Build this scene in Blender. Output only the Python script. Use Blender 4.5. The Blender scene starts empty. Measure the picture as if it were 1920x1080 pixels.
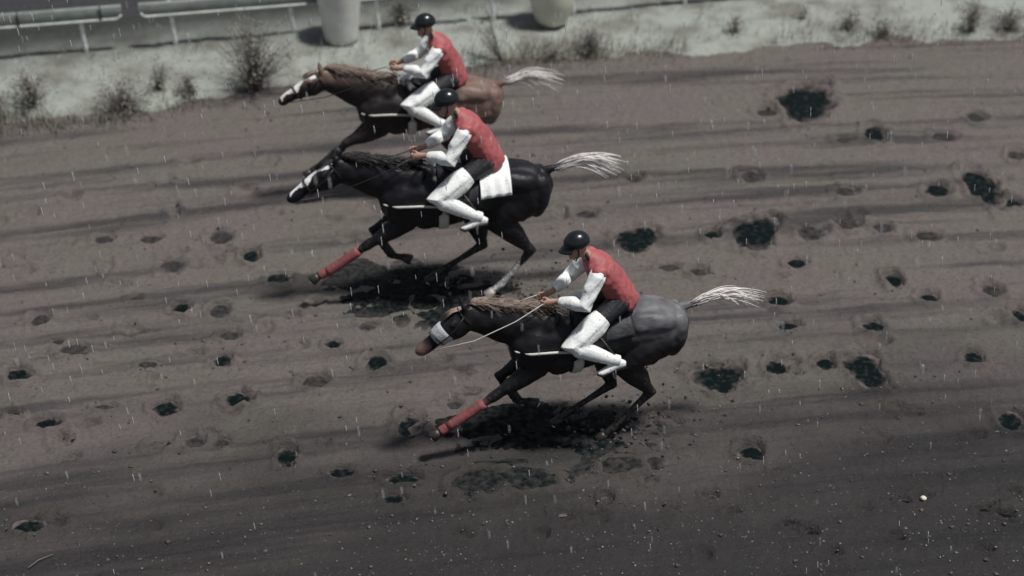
import bpy, bmesh, math, random
import numpy as np
from mathutils import Vector, Matrix, noise as mnoise

R = math.radians
random.seed(7)
rng = np.random.default_rng(11)
scene = bpy.context.scene
COL = scene.collection

# ------------------------------------------------------------------ camera
CAM_H, PITCH, HFOV = 11.5, R(33.0), R(32.0)
cam_d = bpy.data.cameras.new('camera')
cam_d.sensor_width = 36.0
cam_d.lens = 18.0 / math.tan(HFOV / 2)
cam_d.clip_start, cam_d.clip_end = 0.1, 5000
cam = bpy.data.objects.new('camera', cam_d)
cam.location = (0, 0, CAM_H)
cam.rotation_euler = (math.pi / 2 - PITCH, 0, 0)
COL.objects.link(cam)
scene.camera = cam
cam_d.dof.use_dof = True
cam_d.dof.focus_distance = 17.6
cam_d.dof.aperture_fstop = 0.58

# ------------------------------------------------------------------ sky, sun, exposure
SUN_DIR = Vector((0.34, -0.10, 1.0)).normalized()        # towards the sun: far side, slightly right
elev = math.asin(SUN_DIR.z)
azim = math.atan2(SUN_DIR.x, SUN_DIR.y)
world = bpy.data.worlds.new('World')
scene.world = world
world.use_nodes = True
wn, wl = world.node_tree.nodes, world.node_tree.links
wn.clear()
sky = wn.new('ShaderNodeTexSky')
sky.sky_type = 'NISHITA'
sky.sun_disc = False
sky.sun_elevation = elev
sky.sun_rotation = azim
sky.air_density = 1.0
sky.dust_density = 1.0
sky.ozone_density = 1.0
hsv = wn.new('ShaderNodeHueSaturation')
hsv.inputs['Saturation'].default_value = 0.5
bg = wn.new('ShaderNodeBackground')
bg.inputs['Strength'].default_value = 0.05
wo = wn.new('ShaderNodeOutputWorld')
wl.new(sky.outputs[0], hsv.inputs['Color'])
wl.new(hsv.outputs[0], bg.inputs['Color'])
wl.new(bg.outputs[0], wo.inputs['Surface'])

sun_d = bpy.data.lights.new('sun', 'SUN')
sun_d.energy = 3.6
sun_d.angle = R(7.0)
sun_d.color = (1.0, 0.97, 0.93)
sun = bpy.data.objects.new('sun', sun_d)
sun.rotation_euler = SUN_DIR.to_track_quat('Z', 'Y').to_euler()
sun.location = (0, 20, 30)
COL.objects.link(sun)

scene.view_settings.view_transform = 'Standard'
scene.view_settings.look = 'None'
scene.view_settings.exposure = 0.2
scene.view_settings.gamma = 1.0
scene.view_settings.use_curve_mapping = False

# ------------------------------------------------------------------ helpers
FPX = 960 / math.tan(HFOV / 2)


def ground_at(px, py, z=0.0):
    """point on the plane of height z seen at a pixel of the 1920 wide picture"""
    a, b = (px - 960) / FPX, (540 - py) / FPX
    d = Vector((a, math.cos(PITCH) + b * math.sin(PITCH), -math.sin(PITCH) + b * math.cos(PITCH)))
    t = (z - CAM_H) / d.z
    return Vector((d.x * t, d.y * t, z))


def px_per_m(p):
    f = p.y * math.cos(PITCH) + (CAM_H - p.z) * math.sin(PITCH)
    return FPX / f


def tag(o, label=None, cat=None, group=None, kind=None):
    if label: o['label'] = label
    if cat: o['category'] = cat
    if group: o['group'] = group
    if kind: o['kind'] = kind
    return o


def empty(name, loc=(0, 0, 0), rz=0.0, scale=1.0):
    o = bpy.data.objects.new(name, None)
    o.empty_display_size = 0.2
    o.location = loc
    o.rotation_euler = (0, 0, rz)
    o.scale = (scale,) * 3
    COL.objects.link(o)
    return o


def link(name, me, mat=None, parent=None, smooth=True):
    o = bpy.data.objects.new(name, me)
    COL.objects.link(o)
    if mat is not None and len(me.materials) == 0: me.materials.append(mat)
    if parent is not None: o.parent = parent
    if smooth and len(me.polygons):
        me.polygons.foreach_set('use_smooth', [True] * len(me.polygons))
    return o


class MB:
    """collects tubes, rings and boxes into one mesh"""
    def __init__(self): self.v, self.f = [], []

    def loft(self, st, seg=12, side=(0, 1, 0), cap=True):
        """st: list of (centre, half along normal, half along side)"""
        n0 = len(self.v)
        P = [Vector(s[0]) for s in st]
        side = Vector(side)
        for i, s in enumerate(st):
            t = (P[min(i + 1, len(P) - 1)] - P[max(i - 1, 0)])
            if t.length < 1e-9: t = Vector((1, 0, 0))
            t.normalize()
            sd = side - t * side.dot(t)
            if sd.length < 1e-3:
                sd = Vector((0, 0, 1)) - t * t.z
                if sd.length < 1e-3: sd = Vector((1, 0, 0))
            sd.normalize()
            nn = sd.cross(t)
            a, b = s[1], (s[2] if len(s) > 2 else s[1])
            for k in range(seg):
                an = 2 * math.pi * k / seg
                self.v.append(P[i] + nn * (a * math.cos(an)) + sd * (b * math.sin(an)))
        for i in range(len(st) - 1):
            for k in range(seg):
                k2 = (k + 1) % seg
                a = n0 + i * seg
                self.f.append((a + k, a + k2, a + seg + k2, a + seg + k))
        if cap:
            self.f.append(tuple(n0 + k for k in reversed(range(seg))))
            e = n0 + (len(st) - 1) * seg
            self.f.append(tuple(e + k for k in range(seg)))
        return self

    def tube(self, pts, r0, r1=None, seg=6):
        r1 = r0 if r1 is None else r1
        n = len(pts)
        return self.loft([(p, r0 + (r1 - r0) * i / max(1, n - 1)) for i, p in enumerate(pts)], seg)

    def ellipsoid(self, c, r, rot=0.0, seg=12, rings=8):
        """rot: rotation about y"""
        n0 = len(self.v)
        c = Vector(c)
        M = Matrix.Rotation(rot, 3, 'Y')
        for i in range(1, rings):
            th = math.pi * i / rings
            for k in range(seg):
                ph = 2 * math.pi * k / seg
                self.v.append(c + M @ Vector((r[0] * math.sin(th) * math.cos(ph), r[1] * math.sin(th) * math.sin(ph), r[2] * math.cos(th))))
        top = len(self.v); self.v.append(c + M @ Vector((0, 0, r[2])))
        bot = len(self.v); self.v.append(c + M @ Vector((0, 0, -r[2])))
        for i in range(rings - 2):
            for k in range(seg):
                k2 = (k + 1) % seg
                a = n0 + i * seg
                self.f.append((a + k, a + seg + k, a + seg + k2, a + k2))
        for k in range(seg):
            k2 = (k + 1) % seg
            self.f.append((top, n0 + k, n0 + k2))
            e = n0 + (rings - 2) * seg
            self.f.append((bot, e + k2, e + k))
        return self

    def ribbon(self, pts, wdir, w0, w1):
        n0 = len(self.v)
        n = len(pts)
        wdir = Vector(wdir)
        for i, p in enumerate(pts):
            w = w0 + (w1 - w0) * i / (n - 1)
            self.v.append(Vector(p) - wdir * w / 2)
            self.v.append(Vector(p) + wdir * w / 2)
        for i in range(n - 1):
            a = n0 + 2 * i
            self.f.append((a, a + 1, a + 3, a + 2))
        return self

    def box(self, c, h, rz=0.0):
        n0 = len(self.v)
        c = Vector(c)
        M = Matrix.Rotation(rz, 3, 'Z')
        for sx in (-1, 1):
            for sy in (-1, 1):
                for sz in (-1, 1):
                    self.v.append(c + M @ Vector((h[0] * sx, h[1] * sy, h[2] * sz)))
        for q in ((0, 1, 3, 2), (4, 6, 7, 5), (0, 4, 5, 1), (2, 3, 7, 6), (0, 2, 6, 4), (1, 5, 7, 3)):
            self.f.append(tuple(n0 + k for k in q))
        return self

    def mesh(self, name):
        me = bpy.data.meshes.new(name)
        me.from_pydata([tuple(v) for v in self.v], [], self.f)
        me.validate()
        me.update()
        return me

    def build(self, name, mat, parent=None, smooth=True):
        return link(name, self.mesh(name), mat, parent, smooth)

    def remesh(self, name, voxel, smooth=4, factor=0.5):
        me = self.mesh(name + '_raw')
        o = bpy.data.objects.new(name + '_raw', me)
        COL.objects.link(o)
        m = o.modifiers.new('r', 'REMESH'); m.mode = 'VOXEL'; m.voxel_size = voxel
        if smooth:
            s = o.modifiers.new('s', 'SMOOTH'); s.iterations = smooth; s.factor = factor
        dg = bpy.context.evaluated_depsgraph_get()
        dg.update()
        out = bpy.data.meshes.new_from_object(o.evaluated_get(dg))
        bpy.data.objects.remove(o, do_unlink=True)
        bpy.data.meshes.remove(me)
        out.name = name
        return out


def mesh_co(me):
    a = np.empty(len(me.vertices) * 3, np.float32)
    me.vertices.foreach_get('co', a)
    return a.reshape(-1, 3)


def mesh_no(me):
    a = np.empty(len(me.vertices) * 3, np.float32)
    me.vertices.foreach_get('normal', a)
    return a.reshape(-1, 3)


def set_color(me, name, rgb):
    at = me.color_attributes.new(name, 'FLOAT_COLOR', 'POINT')
    c = np.ones((len(me.vertices), 4), np.float32)
    c[:, :3] = rgb
    at.data.foreach_set('color', c.ravel())


def sstep(a, b, x):
    t = np.clip((x - a) / (b - a), 0, 1)
    return t * t * (3 - 2 * t)


_P = rng.permutation(512)
_G = rng.random(512)


def vnoise(x, y):
    """2D value noise in 0..1"""
    xi, yi = np.floor(x).astype(int), np.floor(y).astype(int)
    xf, yf = x - xi, y - yi
    u, v = xf * xf * (3 - 2 * xf), yf * yf * (3 - 2 * yf)
    def h(a, b): return _G[(_P[(a & 255)] + b * 7 + _P[(b & 255) + 256]) & 511]
    return (h(xi, yi) * (1 - u) + h(xi + 1, yi) * u) * (1 - v) + (h(xi, yi + 1) * (1 - u) + h(xi + 1, yi + 1) * u) * v


def fbm(x, y, o=4):
    s, a, t = 0, 1.0, 0
    for k in range(o):
        s = s + a * vnoise(x * 2 ** k + 17 * k, y * 2 ** k - 9 * k); t += a; a *= 0.5
    return s / t


# ------------------------------------------------------------------ materials
def mat_new(name):
    m = bpy.data.materials.new(name)
    m.use_nodes = True
    nt = m.node_tree
    b = nt.nodes['Principled BSDF']
    return m, nt, b


def N(nt, t, **kw):
    n = nt.nodes.new(t)
    for k, v in kw.items(): setattr(n, k, v)
    return n


def simple(name, rgb, rough=0.6, var=0.25, scale=30.0, bump=0.0, metal=0.0, bscale=None, spec=0.5, coat=0.0):
    m, nt, b = mat_new(name)
    tc = N(nt, 'ShaderNodeTexCoord')
    no = N(nt, 'ShaderNodeTexNoise')
    no.inputs['Scale'].default_value = scale
    no.inputs['Detail'].default_value = 5
    nt.links.new(tc.outputs['Object'], no.inputs['Vector'])
    mr = N(nt, 'ShaderNodeMapRange')
    mr.inputs['From Min'].default_value = 0.25; mr.inputs['From Max'].default_value = 0.75
    mr.inputs['To Min'].default_value = 1 - var; mr.inputs['To Max'].default_value = 1 + var * 0.5
    nt.links.new(no.outputs['Fac'], mr.inputs['Value'])
    mx = N(nt, 'ShaderNodeVectorMath', operation='SCALE')
    mx.inputs[0].default_value = rgb
    nt.links.new(mr.outputs[0], mx.inputs['Scale'])
    nt.links.new(mx.outputs[0], b.inputs['Base Color'])
    b.inputs['Roughness'].default_value = rough
    b.inputs['Metallic'].default_value = metal
    b.inputs['Specular IOR Level'].default_value = spec
    b.inputs['Coat Weight'].default_value = coat
    if bump:
        n2 = N(nt, 'ShaderNodeTexNoise')
        n2.inputs['Scale'].default_value = bscale or scale * 2
        n2.inputs['Detail'].default_value = 4
        nt.links.new(tc.outputs['Object'], n2.inputs['Vector'])
        bp = N(nt, 'ShaderNodeBump')
        bp.inputs['Strength'].default_value = bump
        bp.inputs['Distance'].default_value = 0.02
        nt.links.new(n2.outputs['Fac'], bp.inputs['Height'])
        nt.links.new(bp.outputs[0], b.inputs['Normal'])
    return m


def coat_material(name, rough=0.47):
    """wet horse coat, colour from the mesh's coat markings and painted croup sheen, mud specks on legs and belly"""
    m, nt, b = mat_new(name)
    at = N(nt, 'ShaderNodeAttribute', attribute_name='coat')
    tc = N(nt, 'ShaderNodeTexCoord')
    no = N(nt, 'ShaderNodeTexNoise'); no.inputs['Scale'].default_value = 9; no.inputs['Detail'].default_value = 6
    nt.links.new(tc.outputs['Object'], no.inputs['Vector'])
    mr = N(nt, 'ShaderNodeMapRange'); mr.inputs['To Min'].default_value = 0.7; mr.inputs['To Max'].default_value = 1.3
    nt.links.new(no.outputs['Fac'], mr.inputs['Value'])
    mx = N(nt, 'ShaderNodeVectorMath', operation='SCALE')
    nt.links.new(at.outputs['Color'], mx.inputs[0]); nt.links.new(mr.outputs[0], mx.inputs['Scale'])
    # mud specks, denser low on the legs
    vo = N(nt, 'ShaderNodeTexNoise'); vo.inputs['Scale'].default_value = 38; vo.inputs['Detail'].default_value = 3
    nt.links.new(tc.outputs['Object'], vo.inputs['Vector'])
    sx = N(nt, 'ShaderNodeSeparateXYZ'); nt.links.new(tc.outputs['Object'], sx.inputs[0])
    zr = N(nt, 'ShaderNodeMapRange')
    zr.inputs['From Min'].default_value = 0.2; zr.inputs['From Max'].default_value = 1.35
    zr.inputs['To Min'].default_value = 0.44; zr.inputs['To Max'].default_value = 0.72
    nt.links.new(sx.outputs['Z'], zr.inputs['Value'])
    gt = N(nt, 'ShaderNodeMath', operation='SUBTRACT'); nt.links.new(vo.outputs['Fac'], gt.inputs[0]); nt.links.new(zr.outputs[0], gt.inputs[1])
    g2 = N(nt, 'ShaderNodeMath', operation='MULTIPLY'); g2.inputs[1].default_value = 14; g2.use_clamp = True
    nt.links.new(gt.outputs[0], g2.inputs[0])
    g3 = N(nt, 'ShaderNodeMath', operation='MULTIPLY'); g3.inputs[1].default_value = 0.6
    nt.links.new(g2.outputs[0], g3.inputs[0])
    mm = N(nt, 'ShaderNodeMix', data_type='RGBA')
    mm.inputs[7].default_value = (0.075, 0.062, 0.055, 1)
    nt.links.new(g3.outputs[0], mm.inputs[0]); nt.links.new(mx.outputs[0], mm.inputs[6])
    nt.links.new(mm.outputs[2], b.inputs['Base Color'])
    b.inputs['Roughness'].default_value = rough
    b.inputs['Specular IOR Level'].default_value = 0.28
    n2 = N(nt, 'ShaderNodeTexNoise'); n2.inputs['Scale'].default_value = 70; n2.inputs['Detail'].default_value = 4
    mp = N(nt, 'ShaderNodeMapping'); mp.inputs['Scale'].default_value = (0.25, 1, 1)
    nt.links.new(tc.outputs['Object'], mp.inputs[0]); nt.links.new(mp.outputs[0], n2.inputs['Vector'])
    bp = N(nt, 'ShaderNodeBump'); bp.inputs['Strength'].default_value = 0.35; bp.inputs['Distance'].default_value = 0.01
    nt.links.new(n2.outputs['Fac'], bp.inputs['Height']); nt.links.new(bp.outputs[0], b.inputs['Normal'])
    return m


def soil_material():
    m, nt, b = mat_new('wet_dirt')
    uv = N(nt, 'ShaderNodeUVMap', uv_map='track')
    tc = N(nt, 'ShaderNodeTexCoord')

    def noise(vec, scale, detail=5, mapping=None, rough=0.55):
        n = N(nt, 'ShaderNodeTexNoise')
        n.inputs['Scale'].default_value = scale; n.inputs['Detail'].default_value = detail
        n.inputs['Roughness'].default_value = rough
        if mapping:
            mp = N(nt, 'ShaderNodeMapping'); mp.inputs['Scale'].default_value = mapping
            nt.links.new(vec, mp.inputs[0]); nt.links.new(mp.outputs[0], n.inputs['Vector'])
        else: nt.links.new(vec, n.inputs['Vector'])
        return n.outputs['Fac']

    def rng_(v, a, b_, c, d):
        r = N(nt, 'ShaderNodeMapRange'); r.interpolation_type = 'SMOOTHSTEP'
        for k, x in zip(('From Min', 'From Max', 'To Min', 'To Max'), (a, b_, c, d)): r.inputs[k].default_value = x
        nt.links.new(v, r.inputs['Value']); return r.outputs[0]

    def mix(f, c1, c2):
        x = N(nt, 'ShaderNodeMix', data_type='RGBA')
        nt.links.new(f, x.inputs[0])
        for s, c in ((6, c1), (7, c2)):
            if isinstance(c, tuple): x.inputs[s].default_value = (*c, 1)
            else: nt.links.new(c, x.inputs[s])
        return x.outputs[2]

    def mul(a, c):
        x = N(nt, 'ShaderNodeMath', operation='MULTIPLY')
        nt.links.new(a, x.inputs[0])
        if isinstance(c, float): x.inputs[1].default_value = c
        else: nt.links.new(c, x.inputs[1])
        return x.outputs[0]

    big = noise(tc.outputs['Object'], 0.55, 4)
    warm = mix(rng_(big, 0.35, 0.65, 0, 1), (0.162, 0.138, 0.130), (0.158, 0.144, 0.124))
    streak = noise(uv.outputs[0], 1.0, 6, (0.16, 2.3, 1), 0.62)
    c = mix(mul(rng_(streak, 0.47, 0.66, 0, 1), 0.9), warm, (0.042, 0.039, 0.041))
    fine = noise(tc.outputs['Object'], 22, 7, None, 0.8)
    c = mix(mul(rng_(fine, 0.44, 0.66, 0, 1), 0.6), c, (0.080, 0.070, 0.068))
    # vignette painted into the soil: darker towards the viewer, with a ragged edge
    sv = N(nt, 'ShaderNodeSeparateXYZ'); nt.links.new(uv.outputs[0], sv.inputs[0])
    wn_ = noise(uv.outputs[0], 1.0, 5, (0.35, 1.0, 1))
    ad = N(nt, 'ShaderNodeMath', operation='MULTIPLY_ADD'); ad.inputs[1].default_value = 5.0
    nt.links.new(wn_, ad.inputs[0]); nt.links.new(sv.outputs['Y'], ad.inputs[2])
    vignette = rng_(ad.outputs[0], 15.4, 19.6, 1, 0)
    c = mix(mul(vignette, 0.92), c, (0.026, 0.025, 0.026))
    nt.links.new(c, b.inputs['Base Color'])
    r = rng_(noise(tc.outputs['Object'], 7, 4), 0.35, 0.7, 0.62, 0.42)
    wet = N(nt, 'ShaderNodeMath', operation='MULTIPLY_ADD'); wet.inputs[1].default_value = -.2
    nt.links.new(rng_(streak, 0.47, 0.66, 0, 1), wet.inputs[0]); nt.links.new(r, wet.inputs[2])
    nt.links.new(wet.outputs[0], b.inputs['Roughness'])
    b.inputs['Specular IOR Level'].default_value = 0.3
    hn = noise(tc.outputs['Object'], 14, 8, None, 0.75)
    hs = noise(uv.outputs[0], 1.0, 6, (0.8, 9.0, 1))
    sm = N(nt, 'ShaderNodeMath', operation='ADD'); nt.links.new(hn, sm.inputs[0]); nt.links.new(mul(hs, 0.6), sm.inputs[1])
    bp = N(nt, 'ShaderNodeBump'); bp.inputs['Strength'].default_value = 1.0; bp.inputs['Distance'].default_value = 0.05
    nt.links.new(sm.outputs[0], bp.inputs['Height']); nt.links.new(bp.outputs[0], b.inputs['Normal'])
    return m


def verge_material():
    m, nt, b = mat_new('pale_sand')
    uv = N(nt, 'ShaderNodeUVMap', uv_map='track')
    tc = N(nt, 'ShaderNodeTexCoord')
    n1 = N(nt, 'ShaderNodeTexNoise'); n1.inputs['Scale'].default_value = 1.3; n1.inputs['Detail'].default_value = 7; n1.inputs['Roughness'].default_value = 0.62
    nt.links.new(tc.outputs['Object'], n1.inputs['Vector'])
    cr = N(nt, 'ShaderNodeValToRGB')
    e = cr.color_ramp.elements
    e[0].position, e[0].color = 0.34, (0.12, 0.117, 0.10, 1)
    e[1].position, e[1].color = 0.56, (0.25, 0.27, 0.242, 1)
    nt.links.new(n1.outputs['Fac'], cr.inputs[0])
    # darker along and behind the fence line (v holds metres behind it)
    sv = N(nt, 'ShaderNodeSeparateXYZ'); nt.links.new(uv.outputs[0], sv.inputs[0])
    n2 = N(nt, 'ShaderNodeTexNoise'); n2.inputs['Scale'].default_value = 0.5; n2.inputs['Detail'].default_value = 4
    nt.links.new(tc.outputs['Object'], n2.inputs['Vector'])
    ad = N(nt, 'ShaderNodeMath', operation='MULTIPLY_ADD'); ad.inputs[1].default_value = 0.9
    nt.links.new(n2.outputs['Fac'], ad.inputs[0]); nt.links.new(sv.outputs['Y'], ad.inputs[2])
    r = N(nt, 'ShaderNodeMapRange'); r.interpolation_type = 'SMOOTHSTEP'
    r.inputs['From Min'].default_value = 0.35; r.inputs['From Max'].default_value = 1.95
    nt.links.new(ad.outputs[0], r.inputs['Value'])
    mx = N(nt, 'ShaderNodeMix', data_type='RGBA'); mx.inputs[7].default_value = (0.020, 0.022, 0.020, 1)
    nt.links.new(r.outputs[0], mx.inputs[0]); nt.links.new(cr.outputs[0], mx.inputs[6])
    nt.links.new(mx.outputs[2], b.inputs['Base Color'])
    b.inputs['Roughness'].default_value = 0.75
    n3 = N(nt, 'ShaderNodeTexNoise'); n3.inputs['Scale'].default_value = 18; n3.inputs['Detail'].default_value = 6
    nt.links.new(tc.outputs['Object'], n3.inputs['Vector'])
    bp = N(nt, 'ShaderNodeBump'); bp.inputs['Strength'].default_value = 0.6; bp.inputs['Distance'].default_value = 0.03
    nt.links.new(n3.outputs['Fac'], bp.inputs['Height']); nt.links.new(bp.outputs[0], b.inputs['Normal'])
    return m


def mud_shade_material():
    m, nt, b = mat_new('mud_shade')
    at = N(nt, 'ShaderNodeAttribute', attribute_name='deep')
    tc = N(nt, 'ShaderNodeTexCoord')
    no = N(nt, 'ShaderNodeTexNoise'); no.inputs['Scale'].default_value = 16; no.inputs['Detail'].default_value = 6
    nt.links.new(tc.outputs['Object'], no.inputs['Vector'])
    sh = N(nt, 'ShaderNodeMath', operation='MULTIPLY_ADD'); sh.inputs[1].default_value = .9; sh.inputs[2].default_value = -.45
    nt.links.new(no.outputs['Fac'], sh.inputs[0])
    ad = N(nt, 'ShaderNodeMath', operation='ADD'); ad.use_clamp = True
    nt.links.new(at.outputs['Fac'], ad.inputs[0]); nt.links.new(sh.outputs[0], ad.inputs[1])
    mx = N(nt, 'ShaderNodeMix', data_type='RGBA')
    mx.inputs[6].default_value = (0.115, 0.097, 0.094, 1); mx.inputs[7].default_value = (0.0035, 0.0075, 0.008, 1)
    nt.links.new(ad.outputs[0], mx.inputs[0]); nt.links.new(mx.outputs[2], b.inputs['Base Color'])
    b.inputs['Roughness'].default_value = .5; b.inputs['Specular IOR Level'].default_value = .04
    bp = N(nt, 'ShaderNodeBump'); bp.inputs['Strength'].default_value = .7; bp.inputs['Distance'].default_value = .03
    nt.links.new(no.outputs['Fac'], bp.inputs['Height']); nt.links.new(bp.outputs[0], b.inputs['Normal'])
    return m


M = dict(
    soil=soil_material(), verge=verge_material(),
    water=mud_shade_material(),  # mud in the holes, and the painted shade under the horses
    asphalt=simple('wet_asphalt', (0.035, 0.033, 0.034), 0.5, 0.4, 20, 0.4),
    stone=simple('wet_pebble', (0.15, 0.145, 0.14), 0.42, 0.6, 3, 0.2),
    clod=simple('mud_clod', (0.060, 0.052, 0.049), 0.5, 0.5, 12, 0.5),
    rail=simple('rail_paint', (0.19, 0.21, 0.20), 0.45, 0.35, 7, 0.15),
    lip=simple('rail_lip_paint', (0.45, 0.48, 0.45), 0.45, 0.3, 9, 0.1),
    post=simple('post_paint', (0.75, 0.78, 0.75), 0.5, 0.3, 9, 0.1),
    tub=simple('white_plastic', (0.66, 0.66, 0.62), 0.4, 0.16, 4, 0.08),
    tub2=simple('yellowed_plastic', (0.64, 0.63, 0.53), 0.4, 0.16, 4, 0.08),
    twig=simple('dry_twig', (0.13, 0.12, 0.108), 0.8, 0.4, 15),
    leaf=simple('dry_leaf', (0.23, 0.215, 0.185), 0.8, 0.5, 5),
    leaf2=simple('pale_leaf', (0.30, 0.29, 0.25), 0.8, 0.4, 5),
    grass=simple('dry_grass', (0.17, 0.165, 0.13), 0.8, 0.5, 3),
    drop=simple('rain_water', (0.62, 0.65, 0.66), 0.15, 0.05, 3),
    red=simple('red_cloth', (0.37, 0.092, 0.098), 0.62, 0.22, 9, 0.5, bscale=16),
    white=simple('white_cloth', (0.80, 0.82, 0.81), 0.6, 0.10, 9, 0.45, bscale=18),
    boot=simple('white_boot', (0.80, 0.82, 0.81), 0.35, 0.12, 14, 0.15),
    black=simple('black_cloth', (0.012, 0.013, 0.017), 0.6, 0.3, 9, 0.4, bscale=18),
    helmet=simple('black_helmet', (0.010, 0.013, 0.016), 0.25, 0.2, 9),
    leather=simple('black_leather', (0.014, 0.012, 0.012), 0.4, 0.3, 20, 0.2),
    strap=simple('pale_webbing', (0.55, 0.54, 0.50), 0.6, 0.2, 20),
    skin=simple('skin', (0.40, 0.235, 0.175), 0.5, 0.12, 25, 0.1),
    steel=simple('steel', (0.55, 0.55, 0.55), 0.25, 0.1, 20, metal=1.0),
    pale_hoof=simple('pale_hoof', (0.55, 0.53, 0.48), 0.45, 0.3, 20, 0.2),
    hoof=simple('hoof', (0.035, 0.03, 0.027), 0.45, 0.4, 20, 0.2),
    eye=simple('dark_eye', (0.006, 0.004, 0.003), 0.08, 0.1, 20),
    tail=simple('pale_tail_hair', (0.78, 0.74, 0.72), 0.45, 0.3, 12),
    mane_tan=simple('tan_mane_hair', (0.25, 0.19, 0.155), 0.5, 0.45, 12),
    mane_black=simple('black_mane_hair', (0.016, 0.014, 0.014), 0.45, 0.45, 12),
    lens=simple('goggle_lens', (0.02, 0.02, 0.025), 0.08, 0.1, 10),
)

def splatter(m, thr=.60, amount=.85):
    """mud specks thrown over cloth"""
    nt = m.node_tree; b = nt.nodes['Principled BSDF']
    src = b.inputs['Base Color'].links[0].from_socket
    tc = N(nt, 'ShaderNodeTexCoord')
    no = N(nt, 'ShaderNodeTexNoise'); no.inputs['Scale'].default_value = 34; no.inputs['Detail'].default_value = 3
    nt.links.new(tc.outputs['Object'], no.inputs['Vector'])
    r = N(nt, 'ShaderNodeMapRange'); r.inputs['From Min'].default_value = thr; r.inputs['From Max'].default_value = thr + .05
    r.inputs['To Max'].default_value = amount
    nt.links.new(no.outputs['Fac'], r.inputs['Value'])
    mx = N(nt, 'ShaderNodeMix', data_type='RGBA'); mx.inputs[7].default_value = (.085, .070, .064, 1)
    nt.links.new(r.outputs[0], mx.inputs[0]); nt.links.new(src, mx.inputs[6]); nt.links.new(mx.outputs[2], b.inputs['Base Color'])


M['wrap'] = simple('red_wrap', (0.25, 0.062, 0.066), 0.7, 0.35, 14, 0.5, bscale=30)
splatter(M['wrap'], .55, .8); splatter(M['boot'], .62); splatter(M['white'], .655, .7); splatter(M['red'], .66, .6)

# ------------------------------------------------------------------ ground: dirt track, verge, puddles, painted horse shade
# dark wet hoof holes: pixel x, y, width, height in the 1920 wide picture, depth 0..1, water 0/1
PITS = [
    (415, 445, 52, 34, .55, 0), (325, 498, 55, 28, .55, 0), (470, 480, 42, 26, 1, 1), (522, 522, 54, 24, .9, 1), (340, 578, 40, 26, .9, 1),
    (412, 582, 48, 30, .75, 0), (75, 600, 48, 28, .5, 0), (430, 628, 48, 22, .6, 0), (140, 655, 66, 28, .55, 0), (418, 675, 40, 26, 1, 1),
    (35, 702, 54, 28, .9, 1), (625, 645, 34, 20, .9, 1), (708, 680, 48, 36, 1, 1), (592, 715, 60, 30, .75, 0), (278, 682, 44, 16, .5, 0),
    (447, 748, 60, 28, .9, 1), (310, 765, 54, 32, .9, 1), (195, 763, 46, 14, .6, 0), (30, 777, 34, 14, .9, 1), (90, 793, 56, 26, 1, 1),
    (365, 828, 50, 28, .6, 0), (415, 830, 40, 20, .4, 0), (538, 855, 42, 44, 1, 1), (640, 885, 54, 22, .9, 1), (755, 898, 72, 26, .9, 1),
    (768, 800, 58, 46, 1, 1), (55, 985, 64, 28, .9, 1), (740, 935, 54, 22, .8, 1), (612, 830, 24, 10, .7, 0), (195, 450, 44, 20, .4, 0),
    (285, 448, 54, 18, .45, 0), (1640, 250, 46, 36, 1, 1), (1585, 262, 42, 16, .6, 0), (1830, 220, 42, 24, .6, 0),
    (1410, 330, 50, 26, .6, 0), (1585, 358, 50, 22, .45, 0), (1757, 355, 54, 28, .9, 1), (1898, 380, 38, 26, .95, 1), (1335, 440, 36, 24, 1, 1),
    (1520, 435, 60, 34, .45, 0), (1590, 420, 54, 28, .55, 0), (1655, 425, 46, 24, .55, 0), (1740, 442, 56, 24, .45, 0), (1310, 510, 44, 22, .6, 0),
    (1495, 492, 44, 20, .9, 1), (1675, 525, 42, 28, 1, 1), (1740, 560, 46, 26, .9, 1), (1860, 545, 48, 30, .7, 0), (1460, 565, 50, 28, 1, 1),
    (1480, 612, 48, 24, .9, 1), (1640, 612, 54, 28, .9, 1), (1825, 670, 44, 30, .85, 1), (1455, 688, 48, 34, .9, 1), (1548, 680, 44, 28, 1, 1),
    (1912, 592, 30, 30, .9, 1), (1410, 850, 54, 36, 1, 1), (1895, 788, 56, 42, 1, 1), (1330, 932, 34, 16, .7, 0), (1480, 984, 30, 14, .8, 1),
    (1525, 998, 34, 18, .9, 1), (1697, 940, 28, 16, .8, 1), (1845, 957, 40, 16, .8, 1), (1885, 967, 40, 20, .85, 1), (1265, 955, 26, 14, .6, 0),
    (1190, 335, 44, 20, .35, 0), (1440, 210, 54, 18, .6, 0), (1165, 875, 80, 34, .9, 1), (1140, 938, 30, 26, .7, 0), (1770, 255, 60, 22, .5, 0),
    (1460, 880, 40, 14, .3, 0), (110, 640, 30, 14, .3, 0), (255, 560, 36, 14, .3, 0), (1905, 290, 40, 22, .5, 0), (1100, 400, 50, 18, .35, 0),
    (900, 905, 95, 46, .9, 1), (985, 900, 110, 40, .8, 1), (1250, 790, 60, 26, .6, 0), (690, 610, 40, 18, .5, 0), (1255, 500, 46, 16, .4, 0),
]
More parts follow.
